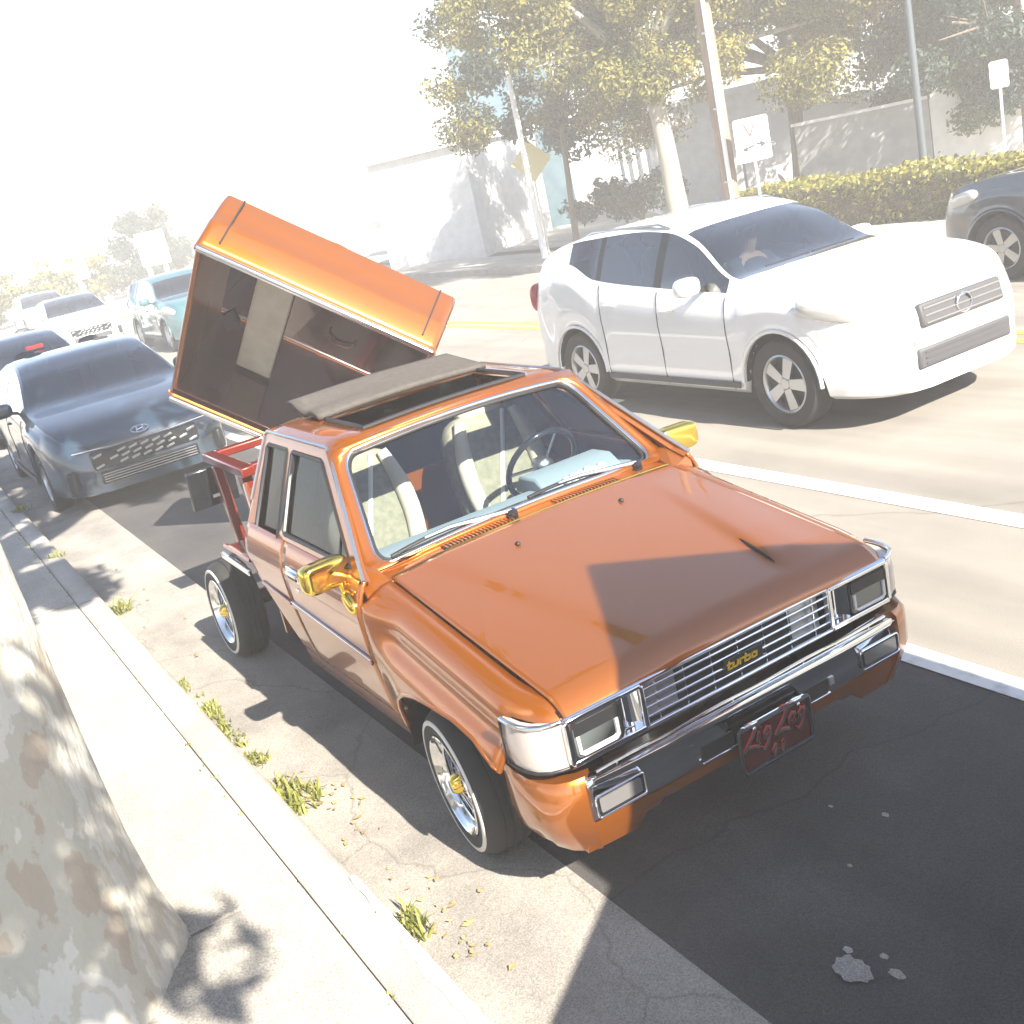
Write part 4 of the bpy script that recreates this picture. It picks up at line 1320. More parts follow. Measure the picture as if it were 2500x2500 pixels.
def car_person(root, nm='driver', x=0, y=0, z=0):
    """a seated figure: one skinned body"""
    me = bpy.data.meshes.new('person')
    vs = [(0, 0, 0), (0.02, 0, 0.22), (-0.04, 0, 0.46), (-0.03, 0, 0.56), (0.0, 0, 0.64), (0.015, 0, 0.76), (0.01, 0, 0.84),
          (-0.03, 0.19, 0.47), (0.20, 0.24, 0.27), (0.44, 0.12, 0.36), (0.51, 0.09, 0.38),
          (-0.03, -0.19, 0.47), (0.20, -0.24, 0.27), (0.44, -0.12, 0.36), (0.51, -0.09, 0.38),
          (0.15, 0.11, -0.02), (0.46, 0.14, 0.06), (0.15, -0.11, -0.02), (0.46, -0.14, 0.06)]
    es = [(0, 1), (1, 2), (2, 3), (3, 4), (4, 5), (5, 6), (2, 7), (7, 8), (8, 9), (9, 10), (2, 11), (11, 12), (12, 13), (13, 14), (0, 15), (15, 16), (0, 17), (17, 18)]
    rd = [.15, .14, .14, .055, .075, .10, .06, .07, .05, .035, .03, .07, .05, .035, .03, .09, .07, .09, .07]
    me.from_pydata(vs, es, [])
    o = bpy.data.objects.new('person', me); COL.objects.link(o)
    me.materials.append(M['skin'])
    o.location = (x, y, z)
    sk = o.modifiers.new('skin', 'SKIN')
    for i, r in enumerate(rd):
        me.skin_vertices[0].data[i].radius = (r, r * (1.25 if i in (0, 1, 2) else 1))
    me.skin_vertices[0].data[0].use_root = True
    sd = o.modifiers.new('sub', 'SUBSURF'); sd.levels = 2; sd.render_levels = 2
    # fingers of both hands, shirt and hair as children
    for sg in (-1, 1):
        for k in range(4):
            p0 = Vector((0.50, sg * (0.075 + 0.018 * k), 0.385))
            MB().tube([p0, p0 + Vector((0.045, -sg * 0.004, 0.012)), p0 + Vector((0.062 - 0.004 * abs(k - 1), -sg * 0.006, -0.012)), p0 + Vector((0.050, -sg * .006, -0.03))], [0.010, 0.0095, 0.0085, 0.007], 6).build('finger', M['skin'], o, 60)
        MB().tube([(0.47, sg * 0.08, 0.39), (0.49, sg * 0.05, 0.41), (0.515, sg * 0.04, 0.405)], [0.012, 0.011, 0.008], 6).build('thumb', M['skin'], o, 60)
    MB().ellipsoid((0.005, 0, 0.22), (0.165, 0.215, 0.30), None, 20, 14, 0.75).build('shirt', M['cloth_dark'], o, 60)
    for sg in (-1, 1):
        MB().tube([(-0.04, sg * 0.10, 0.47), (-0.03, sg * 0.19, 0.465), (0.09, sg * 0.225, 0.365), (0.21, sg * 0.24, 0.27), (0.30, sg * 0.20, 0.30)], [0.085, 0.088, 0.078, 0.066, 0.06], 12).build('sleeve', M['cloth_dark'], o, 60)
    MB().ellipsoid((-0.022, 0, 0.80), (0.105, 0.098, 0.105), None, 18, 12).build('hair', M['hair'], o, 60)
    for sg in (-1, 1):
        MB().ellipsoid((0.098, sg * 0.035, 0.765), (0.008, 0.009, 0.006), None, 8, 6).build('eye', M['hair'], o, 60)
        MB().ellipsoid((0.0, sg * 0.098, 0.755), (0.02, 0.012, 0.03), None, 10, 6).build('ear', M['skin'], o, 60)
    MB().ellipsoid((0.115, 0, 0.735), (0.02, 0.013, 0.02), None, 10, 6).build('nose', M['skin'], o, 60)
    return o

# passing white crossover
CROSS = dict(
    zc=[(-3.60, .78), (-3.56, .96), (-3.44, 1.20), (-3.15, 1.40), (-2.75, 1.515), (-2.25, 1.58), (-1.75, 1.60), (-1.35, 1.57), (-1.02, 1.46), (-0.45, 1.13), (0.2, 1.08), (0.6, 1.01), (0.80, .92), (0.90, .81), (0.935, .71)],
    belt=[(-3.60, .76), (-3.48, 1.00), (-3.2, 1.27), (-2.9, 1.34), (-2.6, 1.29), (-2.3, 1.15), (-1.3, 1.055), (-0.45, 1.0), (0.3, .96), (0.7, .87), (0.93, .65)],
    w=[(-3.60, 1.40), (-3.45, 1.58), (-3.1, 1.70), (-2.5, 1.79), (-1.0, 1.80), (0.2, 1.79), (0.55, 1.70), (0.78, 1.50), (0.90, 1.20), (0.935, 0.95)],
    xf=0.935, xr=-3.60, wb=2.66, rw=0.345, cowl=-0.42, rf=-1.16, rr=-2.85, tail=-3.45, win=[(-2.64, -2.26), (-2.20, -1.42), (-1.34, -0.55)],
    seams=[-0.54, -1.38, -2.20], handles=[-1.24, -2.04], zl=0.24, cladding=True, mirx=0.42,
    lamps=[('headlight', 'palelens', (0.47, 0.812, 0.885), (0.25, 0.075, 0.080), 20, 14), ('fog_lamp', 'palelens', (0.80, 0.62, 0.45), (0.05, 0.07, 0.05), 30, 0), ('tail_lamp', 'redlens', (-3.50, 0.70, 1.0), (0.06, 0.10, 0.14), 15, 0)])
rg, bdy, _r = make_car('white_crossover', 'white crossover car driving past in the lane beyond the orange pickup', 'car', M['pearlwhite'], CROSS, (-2.86, 4.50, 0))
gp = MB().box((0.925, 0, 0.75), (0.05, 0.86, 0.17), Matrix.Rotation(R(-12), 3, 'Y')).build('grille', M['greyplastic'], rg, bevel=0.02)
for z in (0.70, 0.75, 0.80):
    MB().box((0.952 - (z - 0.75) * 0.2, 0, z), (0.012, 0.80, 0.012)).build('grille_bar', M['chrome'], gp)
MB().tube([(0.960, 0.08 * math.cos(a), 0.75 + 0.065 * math.sin(a)) for a in [6.2832 * i / 20 for i in range(20)]], 0.008, 6, closed=True).build('emblem', M['chrome'], gp, 60)
MB().box((0.925, 0, 0.46), (0.05, 0.98, 0.15)).build('lower_grille', M['greyplastic'], rg, bevel=0.02)
MB().box((0.948, 0, 0.60), (0.03, 1.02, 0.035)).build('bumper_strip', M['pearlwhite'], rg, bevel=0.008)
for z in (0.42, 0.46, 0.50):
    MB().box((0.952, 0, z), (0.010, 0.86, 0.010)).build('lower_grille_bar', M['greyplastic'], rg)
for sg in (-1, 1):
    MB().tube([(-1.35, sg * 0.615, 1.53), (-1.5, sg * 0.62, 1.575), (-2.5, sg * 0.60, 1.565), (-2.7, sg * 0.60, 1.51)], 0.011, 6).build('roof_rail', M['brushed'], rg, 60)
    MB().tube([(-0.47, sg * 0.25 - 0.2, 1.155), (-0.45, sg * 0.25 + 0.25, 1.16)], 0.008, 5).build('wiper', M['black'], rg)
ps = car_person(None, x=-2.86 - 1.56, y=4.50 + 0.38, z=0.56)
tag(ps, 'person in a dark shirt driving the white crossover, both hands on the wheel', 'person')
b = MB().tube([(-1.02 + 0.09 * math.sin(a) * 0.5, 0.38 + 0.185 * math.cos(a), 0.94 + 0.165 * math.sin(a)) for a in [6.2832 * i / 24 for i in range(24)]], 0.016, 6, closed=True)
b.build('steering_wheel', M['black'], rg, 60)

# parked dark saloon behind the pickup
SAL = dict(
    zc=[(-3.72, .70), (-3.68, .92), (-3.55, 1.03), (-3.2, 1.08), (-2.75, 1.26), (-2.3, 1.385), (-1.8, 1.43), (-1.4, 1.415), (-1.0, 1.30), (-0.35, .985), (0.1, .93), (0.55, .84), (0.76, .72), (0.84, .62), (0.865, .52)],
    belt=[(-3.72, .68), (-3.6, .92), (-3.2, 1.0), (-2.4, .99), (-1.2, .94), (-0.4, .90), (0.2, .85), (0.65, .73), (0.865, .48)],
    w=[(-3.72, 1.45), (-3.55, 1.62), (-3.0, 1.78), (-2.2, 1.825), (-1.0, 1.825), (0.1, 1.80), (0.45, 1.76), (0.66, 1.64), (0.79, 1.40), (0.865, 1.10)],
    xf=0.865, xr=-3.72, wb=2.72, rw=0.325, cowl=-0.36, rf=-1.42, rr=-2.35, tail=-3.15, win=[(-2.95, -2.55), (-2.50, -1.66), (-1.58, -0.62)],
    seams=[-0.55, -1.62, -2.50], handles=[-1.46, -2.32], zl=0.19, mirx=0.5,
    lamps=[('headlight', 'palelens', (0.60, 0.72, 0.665), (0.19, 0.06, 0.028), 32, 6), ('tail_lamp', 'redlens', (-3.62, 0.60, .86), (0.06, 0.2, 0.05), 12, 0)])
def face(root, n=5):
    g = MB().box((0.842, 0, 0.50), (0.05, 1.06, 0.20)).build('grille', M['blackgloss'], root, bevel=0.03)
    for r_ in range(3):
        for k in range(-4, 5):
            if (k + r_) % 2 == 0 or abs(k) < 3:
                MB().box((0.869, k * 0.115 + (0.03 if r_ % 2 else 0), 0.555 - 0.052 * r_), (0.010, 0.085, 0.022), Matrix.Rotation(R(12), 3, 'X')).build('grille_chip', M['brushed'], g, bevel=0.003)
    lg = MB().box((0.848, 0, 0.335), (0.05, 0.98, 0.13)).build('lower_grille', M['blackgloss'], root, bevel=0.02)
    for z in (0.295, 0.32, 0.345, 0.37):
        MB().box((0.876, 0, z), (0.008, 0.92, 0.008)).build('lower_grille_bar', M['brushed'], lg)
    MB().tube([(0.86, -0.68, 0.635), (0.885, -0.3, 0.615), (0.892, 0, 0.61), (0.885, 0.3, 0.615), (0.86, 0.68, 0.635)], 0.008, 6).build('chrome_strip', M['chrome'], g, 60)
    for sg in (-1, 1):
        MB().box((0.76, sg * 0.70, 0.36), (0.10, 0.15, 0.20), Matrix.Rotation(sg * R(-38), 3, 'Z')).build('air_intake', M['black'], root, bevel=0.02)
        MB().ellipsoid((0.60, sg * 0.80, 0.60), (0.05, 0.02, 0.02), Matrix.Rotation(sg * R(-30), 3, 'Z')).build('side_marker', M['amberlens'], root, 60)
    # oval emblem with a slanted letter
    em = MB().tube([(0.835 - 0.03 * math.sin(a), 0.085 * math.cos(a), 0.690 + 0.028 * math.sin(a)) for a in [6.2832 * i / 28 for i in range(28)]], 0.0065, 6, closed=True).build('emblem', M['chrome'], root, 60)
    lb = MB()
    P0 = lambda y, z: (0.838 - 0.03 * (z / 0.028), y, 0.690 + z)
    lb.tube([P0(-0.040, -0.022), P0(-0.022, 0.022)], 0.0075, 6)
    lb.tube([P0(0.022, -0.022), P0(0.040, 0.022)], 0.0075, 6)
    lb.tube([P0(-0.030, -0.006), P0(0.0, 0.0), P0(0.030, 0.006)], 0.006, 6)
    lb.build('emblem_letter', M['chrome'], em, 60)
rg, bdy, _r = make_car('dark_saloon', 'dark blue-black saloon parked at the kerb facing the camera, just behind the orange pickup', 'car', M['darkblue'], SAL, (-8.63, -0.06, 0))
face(rg)
# a second dark car behind it
rg, bdy, _r = make_car('parked_car', 'dark blue car parked at the kerb behind the dark saloon, mostly hidden by it', 'car', M['navy'], SAL, (-14.6, -0.05, 0), step=0.09)
face(rg)
MB().box((-0.75, 0.25, 1.22), (0.02, 0.25, 0.05)).build('sun_visor', M['redlens'], rg)
rg, bdy, _r = make_car('white_car', 'small distant white car coming up the street, left of the lifted bed', 'car', M['pearlwhite'], SAL, (-28.6, 3.2, 0), step=0.10)
face(rg)
rg, bdy, _r = make_car('distant_car', 'faint white car farthest down the street, behind the nearer white car', 'car', M['pearlwhite'], SAL, (-41.0, 4.2, 0), step=0.12)
# teal vehicle half hidden by the bed
rg, bdy, _r = make_car('teal_car', 'teal car with round bright headlamps half hidden by the left end of the lifted bed', 'car', M['teal'], CROSS, (-21.5, 4.5, 0), step=0.10)
MB().box((0.90, 0, 0.62), (0.05, 0.8, 0.16)).build('grille', M['greyplastic'], rg, bevel=0.02)
# dark car on the far side, facing left
rg, bdy, _r = make_car('far_parked_car', 'dark blue car parked along the far kerb beside the hedge at the right edge', 'car', M['slate'], CROSS, (-4.55, 9.35, 0), R(180))
gp = MB().box((0.925, 0, 0.75), (0.05, 0.86, 0.17), Matrix.Rotation(R(-12), 3, 'Y')).build('grille', M['greyplastic'], rg, bevel=0.02)
for z in (0.70, 0.75, 0.80):
    MB().box((0.952 - (z - 0.75) * 0.2, 0, z), (0.012, 0.80, 0.012)).build('grille_bar', M['chrome'], gp)

# ------------------------------------------------------------------ unseen truck ahead, added and outlined to cast the shadow on the bonnet
rt = thing('shade_truck', 'unseen second lowered pickup ahead of the orange one, added to cast the bonnet shadow', 'pickup truck', (2.95, 0, 0))
b = MB().prism([(0, 0.03, 3.09), (0, 1.44, 2.17), (0, 0.98, 1.50), (0, -0.40, 2.40)], (1.5, 0, 0))
b.build('tilted_bed', M['orange'], rt, 20, bevel=0.02)
b = MB().prism([(0.02, -0.38, 2.40), (0.02, -0.38, 1.88), (0.02, -1.04, 1.52), (0.02, -1.04, 0.40), (0.02, 1.33, 0.40), (0.02, 1.36, 1.56), (0.02, 1.0, 1.9)], (3.2, 0, 0))
b.build('truck_body', M['candy'], rt, 20, bevel=0.03)
for y in (-0.92, 1.22):
    T = Matrix.Translation((0.6, y, 0.30)) @ Matrix.Rotation(R(90), 4, 'X')
    MB().lathe([(0.0, 0.1), (0.2, 0.1), (0.3, 0.06), (0.3, -0.06), (0.2, -0.1), (0.0, -0.1)], T, 24).build('wheel', M['rubber'], rt, 40)
    MB().lathe([(0.0, 0.105), (0.17, 0.105)], T, 24).build('hub_cap', M['chrome'], rt, 0)

# ------------------------------------------------------------------ trees
M['bark_plane'] = bark_mat('mottled_plane_bark', [(0.46, 0.40, 0.32), (0.52, 0.50, 0.42), (0.64, 0.62, 0.55), (0.56, 0.53, 0.44)], 5.0)
M['bark'] = noisy('brown_bark', (0.10, 0.075, 0.055), (0.20, 0.16, 0.12), 10, (0.85, 0.95), 0.4, stretch=(1, 1, 0.2))
M['bark_pale'] = noisy('pale_bark', (0.26, 0.23, 0.19), (0.40, 0.37, 0.31), 6, (0.85, 0.95), 0.3, stretch=(1, 1, 0.3))
M['leaf_yellow'] = leaf_mat('yellow_green_leaf', (0.07, 0.085, 0.018), (0.30, 0.26, 0.05))
M['leaf_green'] = leaf_mat('green_leaf', (0.04, 0.075, 0.022), (0.16, 0.19, 0.045))
M['leaf_dark'] = leaf_mat('blue_green_leaf', (0.016, 0.036, 0.026), (0.05, 0.085, 0.05))
M['leaf_hedge'] = leaf_mat('hedge_leaf', (0.09, 0.10, 0.018), (0.34, 0.30, 0.045))
M['leaf_palm'] = leaf_mat('palm_leaf', (0.035, 0.06, 0.025), (0.08, 0.11, 0.04))
M['grass'] = leaf_mat('weed_grass', (0.14, 0.17, 0.03), (0.34, 0.33, 0.08))
M['dryleaf'] = leaf_mat('fallen_leaf', (0.26, 0.18, 0.08), (0.44, 0.34, 0.14), 0.1)

def leaves(b, c, rad, n, size, rnd, flatz=1.0, hollow=0.35, shade=None):
    for _ in range(n):
        d = Vector((rnd.gauss(0, 1), rnd.gauss(0, 1), rnd.gauss(0, 1))).normalized()
        rr_ = rad * (hollow + (1 - hollow) * rnd.random() ** 0.5)
        p = Vector(c) + Vector((d.x * rr_, d.y * rr_, d.z * rr_ * flatz))
        nrm = (d + Vector((rnd.uniform(-1, 1), rnd.uniform(-1, 1), rnd.uniform(-0.4, 1.2)))).normalized()
        a = nrm.orthogonal().normalized()
        a = Quaternion(nrm, rnd.uniform(0, 6.28)) @ a
        t = nrm.cross(a)
        s = size * rnd.uniform(0.6, 1.3)
        sh = min(1, max(0, rnd.gauss(0.5, 0.28))) if shade is None else min(1, max(0, shade + rnd.gauss(0, 0.2)))
        w = s * rnd.uniform(0.45, 0.7)
        b.add([p - a * s, p - t * w * .8 - a * s * .1 + nrm * s * .12, p + a * s, p + t * w * .8 - a * s * .1 + nrm * s * .12], [(0, 1, 2, 3)], sh)

def make_tree(name, label, loc, h, tr, clumps, nleaf, size, leafm, barkm, seed, lean=(0, 0), fork=0.45, group=None, crown_z0=None):
    """clumps: list of (x, y, z, radius) around the trunk foot"""
    rnd = random.Random(seed)
    root = thing(name, label, 'tree', loc, 0, group)
    b = MB()
    zf = h * fork
    tp = [(lean[0] * t * zf + 0.03 * math.sin(4 * t + seed), lean[1] * t * zf + 0.03 * math.cos(3 * t + seed), zf * t) for t in [i / 6 for i in range(7)]]
    b.tube(tp, [tr * 1.45, tr * 1.12, tr * 1.02, tr * .96, tr * .92, tr * .9, tr * .85], 12)
    top = Vector(tp[-1])
    tk = b.build('trunk', barkm, root, 60)
    lb = MB()
    cl = sorted(clumps, key=lambda c: -c[3])
    for k, (cx, cy, cz, cr_) in enumerate(cl[:9]):
        e = Vector((cx, cy, cz))
        m_ = top.lerp(e, 0.5) + Vector((rnd.uniform(-.2, .2), rnd.uniform(-.2, .2), rnd.uniform(-.1, .3)))
        lb.tube([top - Vector((0, 0, 0.1)), m_, e], [tr * .55, tr * .33, tr * .12], 7)
        for q in range(3):
            f = e + Vector((rnd.uniform(-1, 1), rnd.uniform(-1, 1), rnd.uniform(-.6, .9))) * cr_ * 0.8
            lb.tube([m_.lerp(e, 0.6), f], [tr * .14, tr * .04], 5)
    lb.build('limb', barkm, root, 60)
    fb = MB()
    tot = sum(c[3] ** 2 for c in clumps)
    for (cx, cy, cz, cr_) in clumps:
        n = int(nleaf * cr_ ** 2 / tot)
        base = rnd.uniform(0.25, 0.75)
        # sub-clumps keep the outline ragged
        for q in range(7):
            d = Vector((rnd.gauss(0, 1), rnd.gauss(0, 1), rnd.gauss(0, .8))).normalized() * cr_ * rnd.uniform(.35, .8)
            leaves(fb, Vector((cx, cy, cz)) + d, cr_ * rnd.uniform(.35, .6), n // 7, size, rnd, 0.8, 0.2, base + rnd.uniform(-.2, .2))
    fb.build('crown', leafm, root, 0, fixn=False)
    return root

def ring_clumps(rnd, n, R0, z0, z1, r0, r1, sx=1.0, sy=1.0):
    out = []
    for i in range(n):
        a = rnd.uniform(0, 6.283); q = R0 * rnd.random() ** 0.6
        out.append((q * math.cos(a) * sx, q * math.sin(a) * sy, rnd.uniform(z0, z1), rnd.uniform(r0, r1)))
    return out

rnd = random.Random(3)
# street plane tree at the left edge (its mottled trunk fills the lower left corner)
rt = thing('plane_tree', 'street tree with pale mottled bark whose trunk fills the lower left corner', 'tree', (-0.28, -2.22, 0))
b = MB()
rings = []
NT = 40
for t in [i / 22 for i in range(23)]:
    z = 0.10 + 4.6 * t
    r0 = 0.345 + 0.07 * math.exp(-(z - 0.10) / 0.30) - 0.02 * t * 3
    ring_ = []
    for k in range(NT):
        a = 6.2832 * k / NT
        w = 1 + 0.05 * math.sin(3 * a + z * 0.9) + 0.03 * math.sin(5 * a - z * 1.7) + 0.05 * math.exp(-(z - 0.1) / 0.25) * math.sin(5 * a + 0.6)
        ring_.append((r0 * w * math.cos(a) + 0.03 * math.sin(z), r0 * w * math.sin(a) - 0.02 * z, z))
    rings.append(ring_)
b.loft(rings, True, True)
b.build('trunk', M['bark_plane'], rt, 70)
fb = MB(); lb = MB()
cl = [(0.9, 0.2, 4.5, .6), (1.2, 0.8, 4.7, .6), (0.5, 0.9, 4.9, .7), (1.6, 0.3, 4.9, .6), (1.0, -0.4, 5.0, .7), (0.2, 0.4, 5.2, .7), (1.7, 1.0, 5.3, .6), (-1.2, -0.6, 5.2, 1.2), (-2.3, 0.4, 5.6, 1.2), (-0.6, 1.1, 5.9, 1.1), (-3.0, -1.2, 5.4, 1.2), (-1.6, 1.2, 6.6, 1.2), (0.4, -0.8, 6.3, 1.0), (-3.6, 0.9, 6.2, 1.1), (-1.2, 2.2, 5.6, 0.9), (-4.4, 0.2, 6.8, 1.0), (-2.6, 2.2, 6.6, 0.9), (-2.0, 1.6, 5.4, 1.0), (-3.2, 2.6, 5.6, 1.1), (-3.8, 1.6, 6.2, 1.0), (-1.6, 3.1, 6.0, 0.9), (-4.4, 2.8, 6.4, 1.0), (-2.8, 3.6, 5.8, 0.9)]
for (x, y, z, r) in cl:
    lb.tube([(0, 0, 4.5), (x * .5, y * .5, 5.0), (x, y, z)], [0.18, 0.10, 0.03], 8)
    for q in range(6):
        d = Vector((rnd.gauss(0, 1), rnd.gauss(0, 1), rnd.gauss(0, .8))).normalized() * r * rnd.uniform(.4, .85)
        leaves(fb, Vector((x, y, z)) + d, r * rnd.uniform(.3, .5), 120, 0.11, rnd, 0.8, 0.2, rnd.uniform(.3, .7))
lb.build('limb', M['bark_pale'], rt, 60)
fb.build('crown', M['leaf_yellow'], rt, 0, fixn=False)
# unseen neighbour behind the camera, added to shade the trunk and near pavement
rnd = random.Random(9)
make_tree('shade_tree', 'unseen leafy street tree behind the camera, added to shade the trunk and near pavement', (7.6, -2.9, 0.1), 7.0, 0.20,
          [(-2.6, 1.05, 3.7, .5), (-2.6, 0.75, 4.5, .6), (-2.4, 0.45, 5.3, .7), (-2.5, 0.55, 3.9, .6), (-2.6, 0.2, 4.0, .7), (-2.2, -0.3, 5.0, .9), (-2.6, -0.2, 6.0, .8), (-1.2, -0.6, 5.6, 1.0), (0.0, 0.2, 6.2, 1.1), (-2.9, 0.9, 2.7, .45)], 6500, 0.10, M['leaf_yellow'], M['bark_pale'], 9, fork=0.45)

# trees along the far side
rnd = random.Random(21)
T1 = ring_clumps(rnd, 40, 4.1, 3.2, 6.6, 0.7, 1.2)
make_tree('big_street_tree', 'large pale-barked tree with forked trunk behind the far pavement, left of the white square sign', (-15.4, 13.0, 0), 7.5, 0.20, T1, 120000, 0.052, M['leaf_yellow'], M['bark_pale'], 5, (-0.10, 0.02), 0.46)
rnd = random.Random(22)
T2 = ring_clumps(rnd, 40, 4.8, 2.6, 6.8, 0.7, 1.3)
make_tree('yellow_tree', 'yellow-green tree with a dark trunk standing in front of the white van', (-15.6, 16.6, 0), 7.5, 0.17, T2, 110000, 0.052, M['leaf_yellow'], M['bark'], 6, (0.05, 0.02), 0.40)
rnd = random.Random(23)
T3 = ring_clumps(rnd, 26, 4.4, 2.3, 7.0, 0.9, 1.4)
make_tree('green_tree', 'broad green tree behind the grey wall, right of the yellow-green tree', (-16.0, 22.5, 0), 8, 0.2, T3, 70000, 0.07, M['leaf_green'], M['bark'], 7, fork=0.35)
rnd = random.Random(24)
T4 = ring_clumps(rnd, 30, 4.2, 1.8, 8.0, 0.9, 1.4)
make_tree('dark_tree', 'dark blue-green tree filling the top right corner', (-9.8, 19.5, 0), 9, 0.2, T4, 95000, 0.062, M['leaf_dark'], M['bark'], 8, fork=0.25)
rnd = random.Random(25)
make_tree('small_green_tree', 'smaller green tree low behind the dark street pole at the right', (-12.3, 18.3, 0), 4.5, 0.10, ring_clumps(rnd, 10, 1.9, 1.4, 3.9, 0.6, 0.9), 11000, 0.08, M['leaf_green'], M['bark'], 9, fork=0.25)
rnd = random.Random(26)
make_tree('slim_tree', 'slim tree with a bent trunk left of the forked tree', (-19.0, 12.8, 0), 5.5, 0.07, ring_clumps(rnd, 9, 1.7, 2.6, 5.2, 0.5, 0.9), 9000, 0.08, M['leaf_dark'], M['bark'], 10, (0.05, 0.0), 0.5)
rnd = random.Random(27)
make_tree('round_shrub', 'low round shrub at the foot of the slim tree beyond the far pavement', (-18.6, 14.4, 0), 1.6, 0.06, [(rnd.uniform(-1.6, 1.6), rnd.uniform(-.8, .8), rnd.uniform(.5, 1.1), .6) for _ in range(8)], 3000, 0.09, M['leaf_dark'], M['bark'], 11, fork=0.3)
rnd = random.Random(28)
make_tree('tall_dark_tree', 'tall dark tree on the left, behind the parked cars', (-53.0, 10.9, 0), 5, 0.16, ring_clumps(rnd, 16, 1.6, 1.0, 4.4, 0.7, 1.1), 9000, 0.13, M['leaf_dark'], M['bark'], 12, fork=0.3)
for i, (x, y, lab) in enumerate(((-52, 3.4, 'yellow-green street tree at the left edge down the street, nearest of the yellow row'), (-53, 6.2, 'yellow-green street tree down the street, second of the yellow row'), (-55, 8.8, 'yellow-green street tree farthest down the street in the yellow row'))):
    rnd = random.Random(30 + i)
    make_tree('distant_tree', lab, (x, y, 0), 2.6, 0.08, ring_clumps(rnd, 12, 1.3, 0.6, 2.2, 0.5, 0.8), 5000, 0.10, M['leaf_yellow'], M['bark_pale'], 40 + i, fork=0.4, group='yellow street trees down the street')
# hedge beside the far pavement
rnd = random.Random(50)
hd = thing('hedge', 'clipped yellow-green hedge along the far pavement behind the white crossover', 'hedge', (-7.0, 12.7, 0))
b = MB()
L0, L1 = -6.0, 7.5
b.box(((L0 + L1) / 2, 0, 0.40), (L1 - L0, 0.85, 0.72))
b.build('hedge_core', M['soil'], hd, 0)
b = MB()
for _ in range(15000):
    x = rnd.uniform(L0, L1)
    k = rnd.random()
    if k < 0.45: p = Vector((x, rnd.uniform(-.5, .5), 0.84 + rnd.gauss(0, .04) + 0.04 * math.sin(x * 2.3)))
    elif k < 0.85: p = Vector((x, -0.48 + rnd.gauss(0, .04) + 0.04 * math.sin(x * 3.1), rnd.uniform(.05, .86)))
    else: p = Vector((x, 0.48 + rnd.gauss(0, .04), rnd.uniform(.05, .86)))
    nrm = Vector((rnd.gauss(0, 1), rnd.gauss(0, 1), rnd.gauss(.4, 1))).normalized()
    a = nrm.orthogonal().normalized(); t = nrm.cross(a); s = rnd.uniform(.03, .06)
    b.add([p - a * s, p - t * s * .6, p + a * s, p + t * s * .6], [(0, 1, 2, 3)], min(1, max(0, rnd.gauss(.55, .28))))
b.build('hedge_leaves', M['leaf_hedge'], hd, 0, fixn=False)

# palm far down the street
pm = thing('palm_tree', 'faint palm tree far down the street above the lifted bed', 'palm', (-50.5, 23.6, 0))
MB().tube([(0, 0, 0), (0.05, 0, 1.4), (0.0, 0, 2.9)], [0.22, 0.17, 0.15], 10).build('trunk', M['bark'], pm, 60)
rnd = random.Random(60)
for i in range(22):
    a = rnd.uniform(0, 6.283); up = rnd.uniform(-0.3, 1.1)
    fr = MB()
    pts = []
    for t in [k / 8 for k in range(9)]:
        pts.append(Vector((math.cos(a) * 1.3 * t * math.cos(up * .6), math.sin(a) * 1.3 * t * math.cos(up * .6), 2.95 + 1.2 * t * math.sin(up) - 1.0 * t * t)))
    s = Vector((-math.sin(a), math.cos(a), 0))
    for k in range(8):
        for sg in (-1, 1):
            p0, p1 = pts[k], pts[k + 1]
            fr.add([p0, p1, p1 + s * sg * 0.26 * (1 - k / 10) - Vector((0, 0, .16)), p0 + s * sg * 0.04], [(0, 1, 2, 3)], rnd.uniform(.2, .9))
    fr.build('frond', M['leaf_palm'], pm, 0, fixn=False)

# ------------------------------------------------------------------ poles, signs, buildings across the street
M['polewood'] = noisy('weathered_pole_wood', (0.20, 0.13, 0.09), (0.32, 0.23, 0.17), 9, (0.85, 0.95), 0.3, stretch=(1, 1, 0.12))
M['galv'] = flat('galvanised_steel', (0.55, 0.56, 0.57), 0.45, 0.6)
M['darksteel'] = flat('dark_painted_steel', (0.06, 0.075, 0.085), 0.5)
M['signwhite'] = flat('sign_white', (0.82, 0.82, 0.80), 0.4)
M['signred'] = flat('sign_red', (0.55, 0.06, 0.05), 0.4)
M['signblack'] = flat('sign_black', (0.03, 0.03, 0.03), 0.4)
M['signyellow'] = flat('sign_yellow', (0.66, 0.58, 0.30), 0.4)
M['stucco'] = noisy('white_stucco', (0.70, 0.69, 0.66), (0.80, 0.79, 0.76), 5, (0.85, 0.95), 0.1)
M['greywall'] = noisy('grey_wall', (0.26, 0.265, 0.27), (0.34, 0.34, 0.34), 4, (0.85, 0.95), 0.1)
M['bluewall'] = noisy('blue_grey_cladding', (0.05, 0.10, 0.13), (0.08, 0.14, 0.17), 3, (0.4, 0.6))

